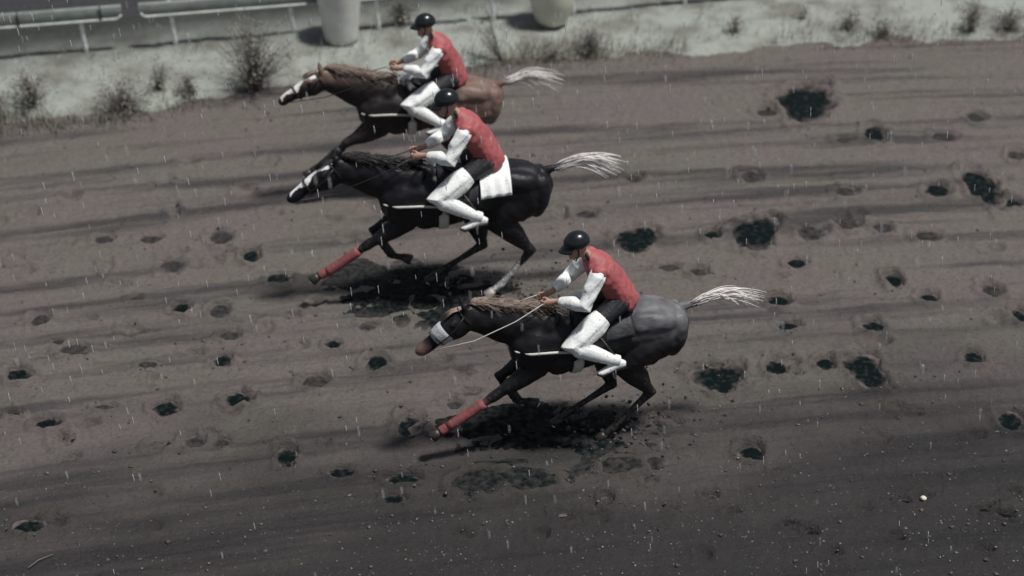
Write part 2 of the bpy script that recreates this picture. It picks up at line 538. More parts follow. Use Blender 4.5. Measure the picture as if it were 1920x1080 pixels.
# large ragged holes torn by the field: pixel outline
HOLES = [
    [(1450, 182), (1468, 174), (1520, 170), (1528, 158), (1550, 153), (1556, 180), (1548, 214), (1520, 226), (1482, 226), (1474, 205), (1456, 198)],
    [(1372, 422), (1400, 414), (1432, 408), (1440, 402), (1452, 408), (1450, 440), (1440, 462), (1412, 470), (1385, 458), (1370, 440)],
    [(1150, 446), (1185, 430), (1218, 420), (1228, 430), (1220, 460), (1208, 474), (1180, 474), (1160, 462)],
    [(1296, 690), (1320, 692), (1360, 688), (1376, 680), (1392, 684), (1392, 704), (1380, 726), (1360, 740), (1330, 732), (1302, 714)],
    [(1576, 672), (1600, 662), (1634, 664), (1650, 690), (1666, 706), (1664, 728), (1640, 732), (1612, 716), (1592, 696)],
    [(1800, 322), (1830, 314), (1850, 330), (1868, 356), (1874, 384), (1856, 392), (1838, 372), (1815, 348)],
]

SL, CV = 0.165, 0.0065       # the track's lines bend: v = y - (SL x - CV x^2)


def track_v(x, y):
    xc = np.clip(x, -12, 12)
    return y - (SL * x - CV * xc * xc)


EDGE = [(-400, 262), (0, 232), (150, 226), (300, 204), (430, 180), (540, 160), (760, 140), (1000, 112), (1200, 100), (1400, 96), (1650, 76), (1920, 60), (2300, 40)]
EX, EY = zip(*[(ground_at(*p).x, ground_at(*p).y) for p in EDGE])
FENCE_A, FENCE_B = ground_at(163, 105), ground_at(1283, 14)
F_SL = (FENCE_B.y - FENCE_A.y) / (FENCE_B.x - FENCE_A.x)


def edge_y(x):
    return np.where(x < EX[0], EY[0] + (x - EX[0]) * F_SL, np.where(x > EX[-1], EY[-1] + (x - EX[-1]) * F_SL, np.interp(x, EX, EY)))


def fence_y(x): return FENCE_A.y + (x - FENCE_A.x) * F_SL


def axis(lo, hi, step, far):
    a = list(np.arange(lo, hi + 1e-6, step))
    d, s, pre, post = 0.0, step, [], []
    while d < far:
        s *= 1.35; d += s
        pre.append(lo - d); post.append(a[-1] + d)
    return np.array(pre[::-1] + a + post)


gx = axis(-9.4, 9.4, 0.027, 900)
gy1 = np.arange(12.0, 24.0, 0.027)
gy2 = np.arange(24.0, 30.5, 0.045)
gy = np.concatenate([axis(12.0, 12.05, 0.027, 900)[:-2], gy1, gy2, axis(30.5, 30.55, 0.045, 900)])
gy = np.unique(gy)
gy = np.concatenate([[gy[0]], gy[1:][np.diff(gy) > 0.005]])
X, Y = np.meshgrid(gx, gy)
V = track_v(X, Y)
near = (np.abs(X) < 9.4) & (Y > 12) & (Y < 30.5)
Z = np.zeros_like(X)
Z += (fbm(X * 0.22 + 5, V * 2.3, 4) - 0.5) * 0.055          # harrow ridges along the track
Z += (fbm(X * 0.6, V * 5.5 + 40, 3) - 0.5) * 0.036
Z += (fbm(X * 0.9 + 70, V * 13 + 11, 2) - 0.5) * 0.016
Z += (fbm(X * 7 + 9, Y * 7, 3) - 0.5) * 0.034               # clods
Z += (fbm(X * 20, Y * 20, 2) - 0.5) * 0.017
EYX = edge_y(X) + (fbm(X * 1.6, Y * 1.6, 3) - 0.5) * 0.7
VERGE = Y > EYX
Z += np.where(VERGE, sstep(0, 0.5, Y - EYX) * (0.05 + 0.10 * (fbm(X * 0.9, Y * 0.9 + 30, 4) - 0.35)), 0)
Z *= near

pud = []


def carve(cx, cy, wx, wy, depth, water, seed):
    """press an uneven oval hole with a raised rim into the soil"""
    global Z
    rad = max(wx, wy) * 1.6
    ix = np.where(np.abs(gx - cx) < rad)[0]; iy = np.where(np.abs(gy - cy) < rad)[0]
    if not len(ix) or not len(iy): return
    sl = np.s_[iy[0]:iy[-1] + 1, ix[0]:ix[-1] + 1]
    x, y = X[sl] - cx, Y[sl] - cy
    ang = np.arctan2(y / wy, x / wx)
    r = np.hypot(x / wx, y / wy)
    r = r * (1 + 0.5 * (fbm(np.cos(ang) * 1.4 + seed * 3.1, np.sin(ang) * 1.4 + seed, 3) - 0.5)) + 0.42 * (fbm(X[sl] * 9, Y[sl] * 9 + seed, 2) - 0.5) + 0.30 * (fbm(X[sl] * 24, Y[sl] * 24 + seed, 2) - 0.5)
    Z[sl] += -depth * (1 - sstep(0.35, 1.05, r)) + depth * 0.48 * np.exp(-((r - 1.28) / 0.24) ** 2) * (0.4 + 1.2 * vnoise(X[sl] * 5 + seed, Y[sl] * 5))
    pud.append((cx, cy, wx * 1.0, wy * 1.0, depth, water))


for k in range(95):       # fainter, older prints between the fresh ones
    PITS.append((random.uniform(0, 1920), random.uniform(300, 1050), random.uniform(30, 52), random.uniform(15, 28), random.uniform(.1, .38), -1))
for k, (px, py, w, h, d, wt) in enumerate(PITS):
    p = ground_at(px, py)
    s = px_per_m(p)
    sp = math.sin(math.atan2(CAM_H, p.y))
    carve(p.x, p.y, w / s / 2 * 0.95, h / s / sp / 2 * 0.95, 0.035 + 0.085 * d, wt, k + 1)

hole_pud = []
for k, poly in enumerate(HOLES):
    P = [ground_at(*q) for q in poly]
    ctr = sum(P, Vector()) / len(P)
    ang = np.array([math.atan2(q.y - ctr.y, q.x - ctr.x) for q in P])
    rad = np.array([math.hypot(q.x - ctr.x, q.y - ctr.y) for q in P])
    o = np.argsort(ang); ang, rad = ang[o], rad[o]
    ix = np.where(np.abs(gx - ctr.x) < 1.6)[0]; iy = np.where(np.abs(gy - ctr.y) < 1.6)[0]
    sl = np.s_[iy[0]:iy[-1] + 1, ix[0]:ix[-1] + 1]
    x, y = X[sl] - ctr.x, Y[sl] - ctr.y
    r = np.hypot(x, y) / np.interp(np.arctan2(y, x), ang, rad, period=2 * math.pi)
    r = r + 0.45 * (fbm(X[sl] * 6, Y[sl] * 6 + k, 3) - 0.5) + 0.35 * (fbm(X[sl] * 21, Y[sl] * 21 + k, 2) - 0.5)
    Z[sl] += -0.13 * (1 - sstep(0.72, 1.06, r)) + 0.055 * np.exp(-((r - 1.2) / 0.15) ** 2) * (0.3 + 1.4 * vnoise(X[sl] * 6 + k, Y[sl] * 6))
    hole_pud.append([(q.x + (q.x - ctr.x) * 0.08, q.y + (q.y - ctr.y) * 0.08) for q in P])


def grid_object(name, keep, mat, uvv):
    ny, nx = X.shape
    idx = np.arange(nx * ny).reshape(ny, nx)
    q = np.stack([idx[:-1, :-1], idx[:-1, 1:], idx[1:, 1:], idx[1:, :-1]], -1).reshape(-1, 4)
    kq = keep[:-1, :-1].reshape(-1)
    q = q[kq]
    used = np.unique(q)
    remap = np.full(nx * ny, -1); remap[used] = np.arange(len(used))
    q = remap[q]
    co = np.stack([X.ravel(), Y.ravel(), Z.ravel()], -1)[used].astype(np.float32)
    me = bpy.data.meshes.new(name)
    me.vertices.add(len(co)); me.vertices.foreach_set('co', co.ravel())
    me.loops.add(q.size); me.loops.foreach_set('vertex_index', q.ravel().astype(np.int32))
    me.polygons.add(len(q))
    me.polygons.foreach_set('loop_start', np.arange(0, q.size, 4, dtype=np.int32))
    uvl = me.uv_layers.new(name='track')
    uvd = np.stack([X.ravel(), uvv.ravel()], -1)[used][q.ravel()].astype(np.float32)
    uvl.data.foreach_set('uv', uvd.ravel())
    me.update(calc_edges=True)
    return link(name, me, mat)


tag(grid_object('dirt_track', ~VERGE, M['soil'], V), kind='structure')
PATH = VERGE & (Y - fence_y(X) > 1.15)
tag(grid_object('sand_verge', VERGE & ~PATH, M['verge'], Y - fence_y(X) + np.clip(-X - 0.5, 0, 7) * 0.11 + np.clip(X - 1.5, 0, 8) * 0.10), kind='structure')
tag(grid_object('path', PATH, M['asphalt'], Y - fence_y(X)), kind='structure')

def mud_shade_sheet(cx, cy, ring, z, deep, mat, drop=0.0):
    """a sheet of mud in a hole, also used as painted shade under the horses: ring(angle) gives the rim; 'deep' runs from soup in the middle to damp soil at the rim"""
    n, m = 18, 6
    vs, fs, dv = [(cx, cy, z)], [], [deep]
    for r in range(1, m + 1):
        u = r / m * 1.12
        for i in range(n):
            a = 2 * math.pi * i / n
            x, y = ring(a)
            j = 1 + (random.uniform(-.09, .09) if r > 1 else 0)
            vs.append((cx + x * u * j, cy + y * u * j, z - drop * u * u))
            e = random.uniform(-.16, .16)
            dv.append(deep * float(sstep(1.10, .70, np.array(u + e))))
    for i in range(n):
        fs.append((0, 1 + i, 1 + (i + 1) % n))
        for r in range(m - 1):
            a, b_ = 1 + r * n, 1 + (r + 1) * n
            fs.append((a + i, b_ + i, b_ + (i + 1) % n, a + (i + 1) % n))
    me = bpy.data.meshes.new('puddle_shade'); me.from_pydata(vs, [], fs)
    set_color(me, 'deep', np.array(dv)[:, None] * np.ones((1, 3)))
    return tag(link('puddle_shade', me, mat), kind='structure')


for k, (cx, cy, wx, wy, d, wt) in enumerate(pud):
    if wt < 0: continue
    mud_shade_sheet(cx, cy, lambda a: (wx * math.cos(a), wy * math.sin(a)), -min(0.017, d * 0.15) - 0.0001 * k, .72 if not wt else 1.0, M['water'])
for poly in hole_pud:
    cx, cy = sum(q[0] for q in poly) / len(poly), sum(q[1] for q in poly) / len(poly)
    an = np.array([math.atan2(q[1] - cy, q[0] - cx) for q in poly]); rd = np.array([math.hypot(q[0] - cx, q[1] - cy) for q in poly])
    o_ = np.argsort(an); an, rd = an[o_], rd[o_]
    def ring(a):
        a = (a + math.pi) % (2 * math.pi) - math.pi
        r = float(np.interp(a, an, rd, period=2 * math.pi)); return r * math.cos(a), r * math.sin(a)
    mud_shade_sheet(cx, cy, ring, -0.016, 1.0, M['water'])


# dark sheets that paint the horses' and riders' shade onto the track
shade_z = 0.030
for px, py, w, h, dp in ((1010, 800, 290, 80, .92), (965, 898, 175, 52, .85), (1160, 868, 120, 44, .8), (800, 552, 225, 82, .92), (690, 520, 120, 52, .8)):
    shade_z -= .0031
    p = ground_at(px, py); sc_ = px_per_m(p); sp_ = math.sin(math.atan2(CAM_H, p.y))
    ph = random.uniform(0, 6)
    mud_shade_sheet(p.x, p.y, lambda a: ((w / sc_) * math.cos(a) * (1 + .16 * math.sin(3 * a + ph) + .10 * math.sin(7 * a + 2 * ph)), (h / sc_ / sp_) * math.sin(a) * (1 + .2 * math.sin(2 * a + ph) + .12 * math.sin(5 * a))), shade_z, dp, M['water'], .055)


def gz(x, y):
    i = min(max(np.searchsorted(gy, y), 0), len(gy) - 1); j = min(max(np.searchsorted(gx, x), 0), len(gx) - 1)
    return float(Z[i, j])


# ------------------------------------------------------------------ fence
f_ang = math.atan(F_SL)
fdir = Vector((math.cos(f_ang), math.sin(f_ang), 0))
fn = Vector((math.sin(f_ang), -math.cos(f_ang), 0))         # towards the track
fence = empty('rail_fence', FENCE_A)
tag(fence, 'grey running rail on thin pale posts along the far verge of the track', 'fence')
loc = lambda t, z, off=0.0: fdir * t + fn * off + Vector((0, 0, z))
pm = MB()
pm.loft([((0, 0, -0.1), .036, .036), ((0, 0, .1), .034, .034), ((-.005, 0, .45), .031, .031), ((-.02, 0.01, .58), .030, .030), ((-.025, .03, .70), .029, .029)], 10)
post_me = pm.mesh('post')
post_ts = []
for px, py in ((-10, 120), (163, 105), (328, 98), (552, 75), (710, 62), (925, 45), (1075, 35), (1283, 14), (1470, 0), (1660, -14)):
    q = ground_at(px, py)
    t = (q.x - FENCE_A.x) / fdir.x
    post_ts.append(t)
    o = link('post', post_me, M['post'], fence)
    o.location = loc(t, gz(q.x, fence_y(q.x)))
    o.rotation_euler = (0, R(-2.5 + random.uniform(-1.2, 1.2)), f_ang + random.uniform(-.3, .3))
RZ = 0.565


def fence_t(px, py=30):
    q = ground_at(px, py, RZ)
    # along the fence line at rail height: solve the crossing of the pixel ray with the fence plane
    a = (px - 960) / FPX
    lo, hi = -20.0, 30.0
    f = lambda t: (lambda w: w.x / (w.y * math.cos(PITCH) + (CAM_H - w.z) * math.sin(PITCH)) - a)(FENCE_A + fdir * t + Vector((0, 0, RZ)))
    for _ in range(60):
        m = (lo + hi) / 2
        if f(m) > 0: hi = m
        else: lo = m
    return (lo + hi) / 2


def rail(t0, t1):
    """one rail section: a slightly bowed board with rounded lower ends and a rolled pale lip"""
    H, th, rr = 0.21, 0.05, 0.09
    n = 26
    prof = []
    us = [0, .01, .02, .04, .06, .09] ; L = t1 - t0
    ts = us + [L * k / n for k in range(1, n) if .09 < L * k / n < L - .09] + [L - u for u in us[::-1]]
    mb = MB()
    ring = 8
    for u in ts:
        e = min(u, L - u)
        cut = 0 if e >= rr else rr - math.sqrt(max(0, rr * rr - (rr - e) ** 2))
        z0, z1 = RZ + cut * 1.0, RZ + H
        zs = [z0 + (z1 - z0) * k / (ring - 1) for k in range(ring)]
        tt = t0 + u
        for z in zs: mb.v.append(loc(tt, z, 0.03 + 0.025 * math.sin(math.pi * (z - RZ) / H)))
        for z in zs[::-1]: mb.v.append(loc(tt, z, -th + 0.03 + 0.025 * math.sin(math.pi * (z - RZ) / H)))
    w = 2 * ring
    for i in range(len(ts) - 1):
        for k in range(w):
            k2 = (k + 1) % w
            mb.f.append((i * w + k, i * w + k2, (i + 1) * w + k2, (i + 1) * w + k))
    mb.f.append(tuple(range(w))); mb.f.append(tuple((len(ts) - 1) * w + k for k in reversed(range(w))))
    o = mb.build('rail', M['rail'], fence)
    lip = MB()
    pts = [loc(t0 + rr + (L - 2 * rr) * k / 20, RZ + 0.005, 0.045) for k in range(21)]
    pts = [loc(t0 + 0.02, RZ + 0.075, 0.045), loc(t0 + 0.04, RZ + 0.03, 0.045)] + pts + [loc(t1 - 0.04, RZ + 0.03, 0.045), loc(t1 - 0.02, RZ + 0.075, 0.045)]
    lip.tube(pts, 0.022, seg=8)
    lip.build('lip', M['lip'], o)
    return o


cut1, cut2 = fence_t(230), fence_t(262)
rail(-6.5, cut1)
for s in (0.33, 0.62):
    tj = fence_t(36 if s < .5 else 190)
    j = MB(); j.box(loc(tj, RZ + 0.13, 0.066), (0.010, 0.006, 0.125), f_ang); j.build('joint', M['asphalt'], fence)
e0 = fence_t(900)
rail(cut2, e0)
rail(e0 + 0.2, e0 + 6.5)

# ------------------------------------------------------------------ white tubs by the fence


def tub(px, py, prof, mat, label):
    p = ground_at(px, py)
    t = empty('plastic_tub', (p.x, p.y + 0.22, gz(p.x, p.y + .22)))
    tag(t, label, 'tub', 'plastic tubs by the rail')
    st = [((0, 0, z), r * 1.1, r * 1.1) for r, z in prof]
    b = MB(); b.loft(st, 40, (0, 1, 0), cap=True)
    b.build('shell', mat, t)
    zt, rt = prof[-1][1], prof[-1][0] * 1.1
    rim = MB()
    n = 40
    ring = [(math.cos(2 * math.pi * k / n) * rt, math.sin(2 * math.pi * k / n) * rt, zt) for k in range(n + 1)]
    rim.tube(ring, 0.018, seg=6)
    rim.build('rim', mat, t)


tub(638, 92, [(.14, 0), (.19, .012), (.225, .05), (.235, .10), (.255, .3), (.285, .6), (.315, .85), (.325, .98)], M['tub'],
    'tall white plastic tub with rounded foot, the left one, behind the far riders')
tub(1035, 64, [(.10, 0), (.16, .012), (.20, .04), (.225, .08), (.265, .19), (.30, .32), (.318, .42), (.325, .6), (.325, .95)], M['tub2'],
    'yellowish plastic tub with narrow rounded foot, beside a rail post on the right')

# ------------------------------------------------------------------ weeds, shrubs, grass


def shrub(px, py, w, h, n, label, lean=0.0, mat='leaf', name='dry_shrub', leafn=9, cat='shrub', ls=1.0):
    p = ground_at(px, py)
    s = px_per_m(p)
    W, H = w / s / 2 * 1.3, h / s / 0.9 * 1.12
    n = int(n * 1.7)
    root = empty(name, (p.x, p.y, gz(p.x, p.y) - 0.02))
    tag(root, label, cat, 'dry weeds and shrubs along the verge')
    st, lv = MB(), MB()
    rr = random.Random(px * 7 + py)
    for k in range(n):
        a = rr.uniform(0, 2 * math.pi); sp = rr.uniform(0.05, 1) ** 0.7
        zc = rr.uniform(-.8, 1) ; wz = math.sqrt(max(0.05, 1 - zc * zc))
        tip = Vector((math.cos(a) * W * sp * wz + lean * H, math.sin(a) * W * sp * wz, H * (.54 + .46 * zc) * rr.uniform(.9, 1.08)))
        base = Vector((rr.uniform(-.04, .04), rr.uniform(-.04, .04), 0))
        mid = base.lerp(tip, .5) + Vector((-math.cos(a) * W * .14, -math.sin(a) * W * .14, H * .08))
        pts = []
        for i in range(7):
            u = i / 6
            pts.append(base * (1 - u) ** 2 + mid * 2 * u * (1 - u) + tip * u * u + Vector((rr.uniform(-1, 1), rr.uniform(-1, 1), rr.uniform(-1, 1))) * .012)
        st.tube(pts, .005, .0014, 4)
        for j in range(leafn):
            u = rr.uniform(.35, 1) ** .7
            q = pts[min(6, int(u * 6.9))] + Vector((rr.gauss(0, 1), rr.gauss(0, 1), rr.gauss(0, 1))) * .05 * ls
            d = Vector((rr.uniform(-1, 1), rr.uniform(-1, 1), rr.uniform(-.6, 1))).normalized()
            wd = d.cross(Vector((rr.uniform(-1, 1), rr.uniform(-1, 1), rr.uniform(-1, 1)))).normalized()
            L = rr.uniform(.02, .055) * ls
            i0 = len(lv.v)
            up = d.cross(wd) * L * .12
            lv.v += [q, q + d * L * .5 + wd * L * .22 + up, q + d * L, q + d * L * .5 - wd * L * .22 + up]
            lv.f.append((i0, i0 + 1, i0 + 2, i0 + 3))
    st.build('stems', M['twig'], root)
    l = lv.build('foliage', M[mat], root); l['kind'] = 'stuff'
    return root


shrub(478, 168, 150, 122, 130, 'large round dry shrub at the track edge ahead of the brown horse', leafn=9)
shrub(232, 208, 105, 56, 70, 'low dark weed clump lying on the pale verge at left of the big shrub', leafn=9)
shrub(60, 205, 100, 60, 60, 'wide ragged weed clump near the left end of the verge', leafn=9)
shrub(0, 226, 40, 46, 26, 'small weed cut by the left edge of the view')
shrub(300, 175, 44, 52, 22, 'thin upright weed between the low clump and the large shrub')
shrub(365, 178, 56, 34, 26, 'small sprawling weed just left of the large round shrub', lean=-.4)
shrub(940, 112, 34, 100, 12, 'tall thin leaning weed stalk behind the brown horse and below the rail', lean=-.25, leafn=16, name='weed_stalk', cat='weed')
shrub(1105, 104, 66, 44, 40, 'sparse weed tuft at the track edge right of the yellowish tub')
shrub(1035, 110, 40, 26, 18, 'tiny weed tuft directly below the yellowish tub')
shrub(1378, 70, 44, 26, 18, 'small dark weed alone on the pale verge, right of centre')
shrub(1504, 44, 24, 22, 10, 'tiny dark weed high on the pale verge')
shrub(1590, 62, 56, 30, 24, 'low weed among others on the right part of the verge')
shrub(1655, 66, 60, 30, 26, 'spreading weed at the track edge on the right')
shrub(1820, 60, 50, 50, 34, 'upright dark weed near the right end of the verge')
shrub(1890, 58, 60, 40, 34, 'dark weed patch at the far right corner of the verge')
shrub(752, 52, 44, 46, 40, 'pale leafy plant between two rail posts above the far rider', mat='leaf2', name='pale_plant', leafn=12, cat='plant')

g = MB()
for k in range(9000):
    px = random.uniform(-60, 1990)
    if px > 1150 and random.random() < .55: continue
    q0 = ground_at(px, float(np.interp(px, [e[0] for e in EDGE], [e[1] for e in EDGE])))
    spread = random.gauss(0, .22) if random.random() < .7 else random.uniform(-.1, 2.0)
    x, y = q0.x, q0.y + spread
    cl = float(vnoise(np.array([x * 1.7]), np.array([y * 1.7 + 3]))[0])
    if cl < .36 or (cl < .6 and random.random() < .5): continue
    h = random.uniform(.05, .17) * (0.6 + cl)
    a = random.uniform(0, 6.28)
    tip = Vector((math.cos(a) * h * .5, math.sin(a) * h * .5, h))
    b0 = Vector((x, y, gz(x, y) - .01))
    wd = Vector((math.cos(a + 1.57), math.sin(a + 1.57), 0))
    g.ribbon([b0, b0 + tip * .55 + Vector((0, 0, h * .12)), b0 + tip], wd, .011, .002)
tag(g.build('dry_grass', M['grass']), 'dry grass blades along the edge of the verge', 'grass', kind='stuff')

# ------------------------------------------------------------------ pebbles and crumbs of mud on the track


def lumps(name, n, mat, smin, smax, label, cat, dens):
    ico = bmesh.new(); bmesh.ops.create_icosphere(ico, subdivisions=1, radius=1.0)
    iv = np.array([v.co[:] for v in ico.verts]); ico.verts.index_update()
    fi = np.array([[v.index for v in f.verts] for f in ico.faces]); ico.free()
    vs, fs = [], []
    c = 0
    while c < n:
        px, py = random.uniform(-40, 1960), random.uniform(90, 1090)
        if random.random() > dens(px, py): continue
        p = ground_at(px, py)
        if p.y > edge_y(np.array([p.x]))[0]: continue
        s = smin + (smax - smin) * random.random() ** 3
        sc = np.array([random.uniform(.7, 1.4), random.uniform(.7, 1.4), random.uniform(.5, .9)]) * s
        a = random.uniform(0, 6.28); ca, sa = math.cos(a), math.sin(a)
        v = iv * (1 + rng.uniform(-.25, .25, (len(iv), 1))) * sc
        v = np.stack([v[:, 0] * ca - v[:, 1] * sa, v[:, 0] * sa + v[:, 1] * ca, v[:, 2]], -1) + np.array([p.x, p.y, gz(p.x, p.y) + sc[2] * .3])
        vs.append(v); fs.append(fi + c * len(iv)); c += 1
    me = bpy.data.meshes.new(name)
    me.from_pydata(np.concatenate(vs).tolist(), [], np.concatenate(fs).tolist())
    o = link(name, me, mat, smooth=False)
    tag(o, label, cat, kind='stuff')


lumps('pebbles', 2600, M['stone'], .004, .012, 'wet pebbles scattered over the near part of the track', 'pebbles',
      lambda x, y: 0.04 + 0.9 * max(0, min(1, (y - 560) / 380)) * (0.45 + 0.55 * min(1, max(0, x / 1300))))
lumps('mud_crumbs', 1700, M['clod'], .006, .024, 'small crumbs of mud thrown over the track', 'mud', lambda x, y: 0.25 + 0.6 * (y / 1080))

# one larger pale stone seen low on the right
p = ground_at(1732, 930)
sb = MB(); sb.ellipsoid((0, 0, 0), (.034, .03, .022), .2, 8, 6)
for v in sb.v: v += Vector((random.uniform(-1, 1), random.uniform(-1, 1), random.uniform(-1, 1))) * .004
so = sb.build('stone', simple('pale_stone', (.62, .60, .50), .5, .2, 40, .2), smooth=False)
so.location = (p.x, p.y, gz(p.x, p.y) + .015)
tag(so, 'single pale stone on the wet soil at lower right', 'stone')
# a straw low on the left
p = ground_at(78, 1056)
wb = MB(); wb.tube([(-.10, -.10, .01), (-.02, 0, .02), (.10, .09, .012)], .006, .004, 5)
wo_ = wb.build('straw', M['grass']); wo_.location = (p.x, p.y, gz(p.x, p.y) + .012)
tag(wo_, 'bent pale straw lying on the dark soil in the lower left corner', 'straw')

# ------------------------------------------------------------------ falling rain
rv, rf = [], []
for k in range(2300):
    x, y, z = random.uniform(-9, 9), random.uniform(10.5, 27), random.uniform(.05, 6.5)
    if abs(x) > .34 * (y + 4): continue
    L = random.uniform(.03, .06); r = random.uniform(.0032, .0058)
    i0 = len(rv)
    tl = L * .06
    rv.append((x - tl, y, z + L))
    for zz, q in ((.35, .6), (-.35, 1.0), (-.75, .7)):
        for j in range(5):
            a = 2 * math.pi * j / 5
            rv.append((x + r * q * math.cos(a) - tl * zz, y + r * q * math.sin(a), z + L * zz))
    rv.append((x + tl, y, z - L))
    for j in range(5):
        j2 = (j + 1) % 5
        rf.append((i0, i0 + 1 + j, i0 + 1 + j2))
        for b_ in (1, 6): rf.append((i0 + b_ + j, i0 + b_ + 5 + j, i0 + b_ + 5 + j2, i0 + b_ + j2))
        rf.append((i0 + 16, i0 + 11 + j2, i0 + 11 + j))
rme = bpy.data.meshes.new('rain'); rme.from_pydata(rv, [], rf)
tag(link('rain', rme, M['drop']), 'raindrops falling over the track', 'rain', kind='stuff')


# ------------------------------------------------------------------ horses (local: x forward, y left, z up; hooves on z = 0)
def leg_loft(mb, pts, rad):
    st = []
    n = len(pts)
    for p, r in zip(pts, rad): st.append((p, r[0], r[1]))
    mb.loft(st, 12)


def hind(mb, y, st, hk, ft, hf):
    s = 1 if y > 0 else -1
    th = Vector((-.56, y * .9, 1.22))
    S, K, F, H = [Vector((p[0], y, p[1])) for p in (st, hk, ft, hf)]
    K.y = y * .85; F.y = y * .8; H.y = y * .8
    gask = S.lerp(K, .45) + Vector((-.015, 0, 0))
    leg_loft(mb, [th + Vector((0, 0, .12)), th, th.lerp(S, .55), S, gask, S.lerp(K, .82), K, K.lerp(F, .2), K.lerp(F, .6), K.lerp(F, .9), F, F.lerp(H, .55), H],
             [(.16, .10), (.225, .125), (.215, .13), (.165, .115), (.118, .088), (.066, .054), (.068, .048), (.045, .036), (.034, .03), (.038, .033), (.046, .039), (.036, .034), (.045, .042)])
    mb.ellipsoid((-.56, y * .98, 1.20), (.20, .115, .25), .30)
    return S, K, F, H


def fore(mb, y, el, kn, ft, hf):
    E, K, F, H = [Vector((p[0], y, p[1])) for p in (el, kn, ft, hf)]
    sh = Vector((.58, y * .95, 1.22))
    K.y = F.y = H.y = y * .85
    leg_loft(mb, [sh + Vector((-.06, 0, .18)), sh, sh.lerp(E, .6), E, E.lerp(K, .35), E.lerp(K, .8), K, K.lerp(F, .18), K.lerp(F, .6), K.lerp(F, .9), F, F.lerp(H, .55), H],
             [(.09, .06), (.15, .09), (.145, .095), (.13, .09), (.104, .08), (.058, .052), (.060, .052), (.042, .038), (.032, .030), (.036, .032), (.044, .038), (.035, .033), (.044, .041)])
    return E, K, F, H


def hoof(mb_parent, F, H, mat, shoe=True):
    d = (H - F).normalized()
    d2 = (d + Vector((0, 0, -.25))).normalized()
    mb = MB()
    mb.loft([(H - d2 * .015, .040, .040), (H + d2 * .02, .047, .046), (H + d2 * .075, .060, .056), (H + d2 * .082, .052, .048)], 14)
    o = mb.build('hoof', mat, mb_parent)
    if shoe:
        sh = MB()
        n = d2
        s = Vector((0, 1, 0)); f = s.cross(n)
        c = H + d2 * .086
        sh.tube([c + (f * math.cos(a) + s * math.sin(a)) * .048 for a in [R(-130 + 26 * k) for k in range(11)]], .008, seg=6)
        sh.build('horseshoe', M['steel'], o)
    return o


def wrap(parent, name, A, B, t0, t1, r, mat, wob=.004):
    mb = MB()
    n = 9
    mb.loft([(A.lerp(B, t0 + (t1 - t0) * k / n), r + (wob if k % 2 else 0), r + (wob if k % 2 else 0)) for k in range(n + 1)], 14)
    return mb.build(name, mat, parent)


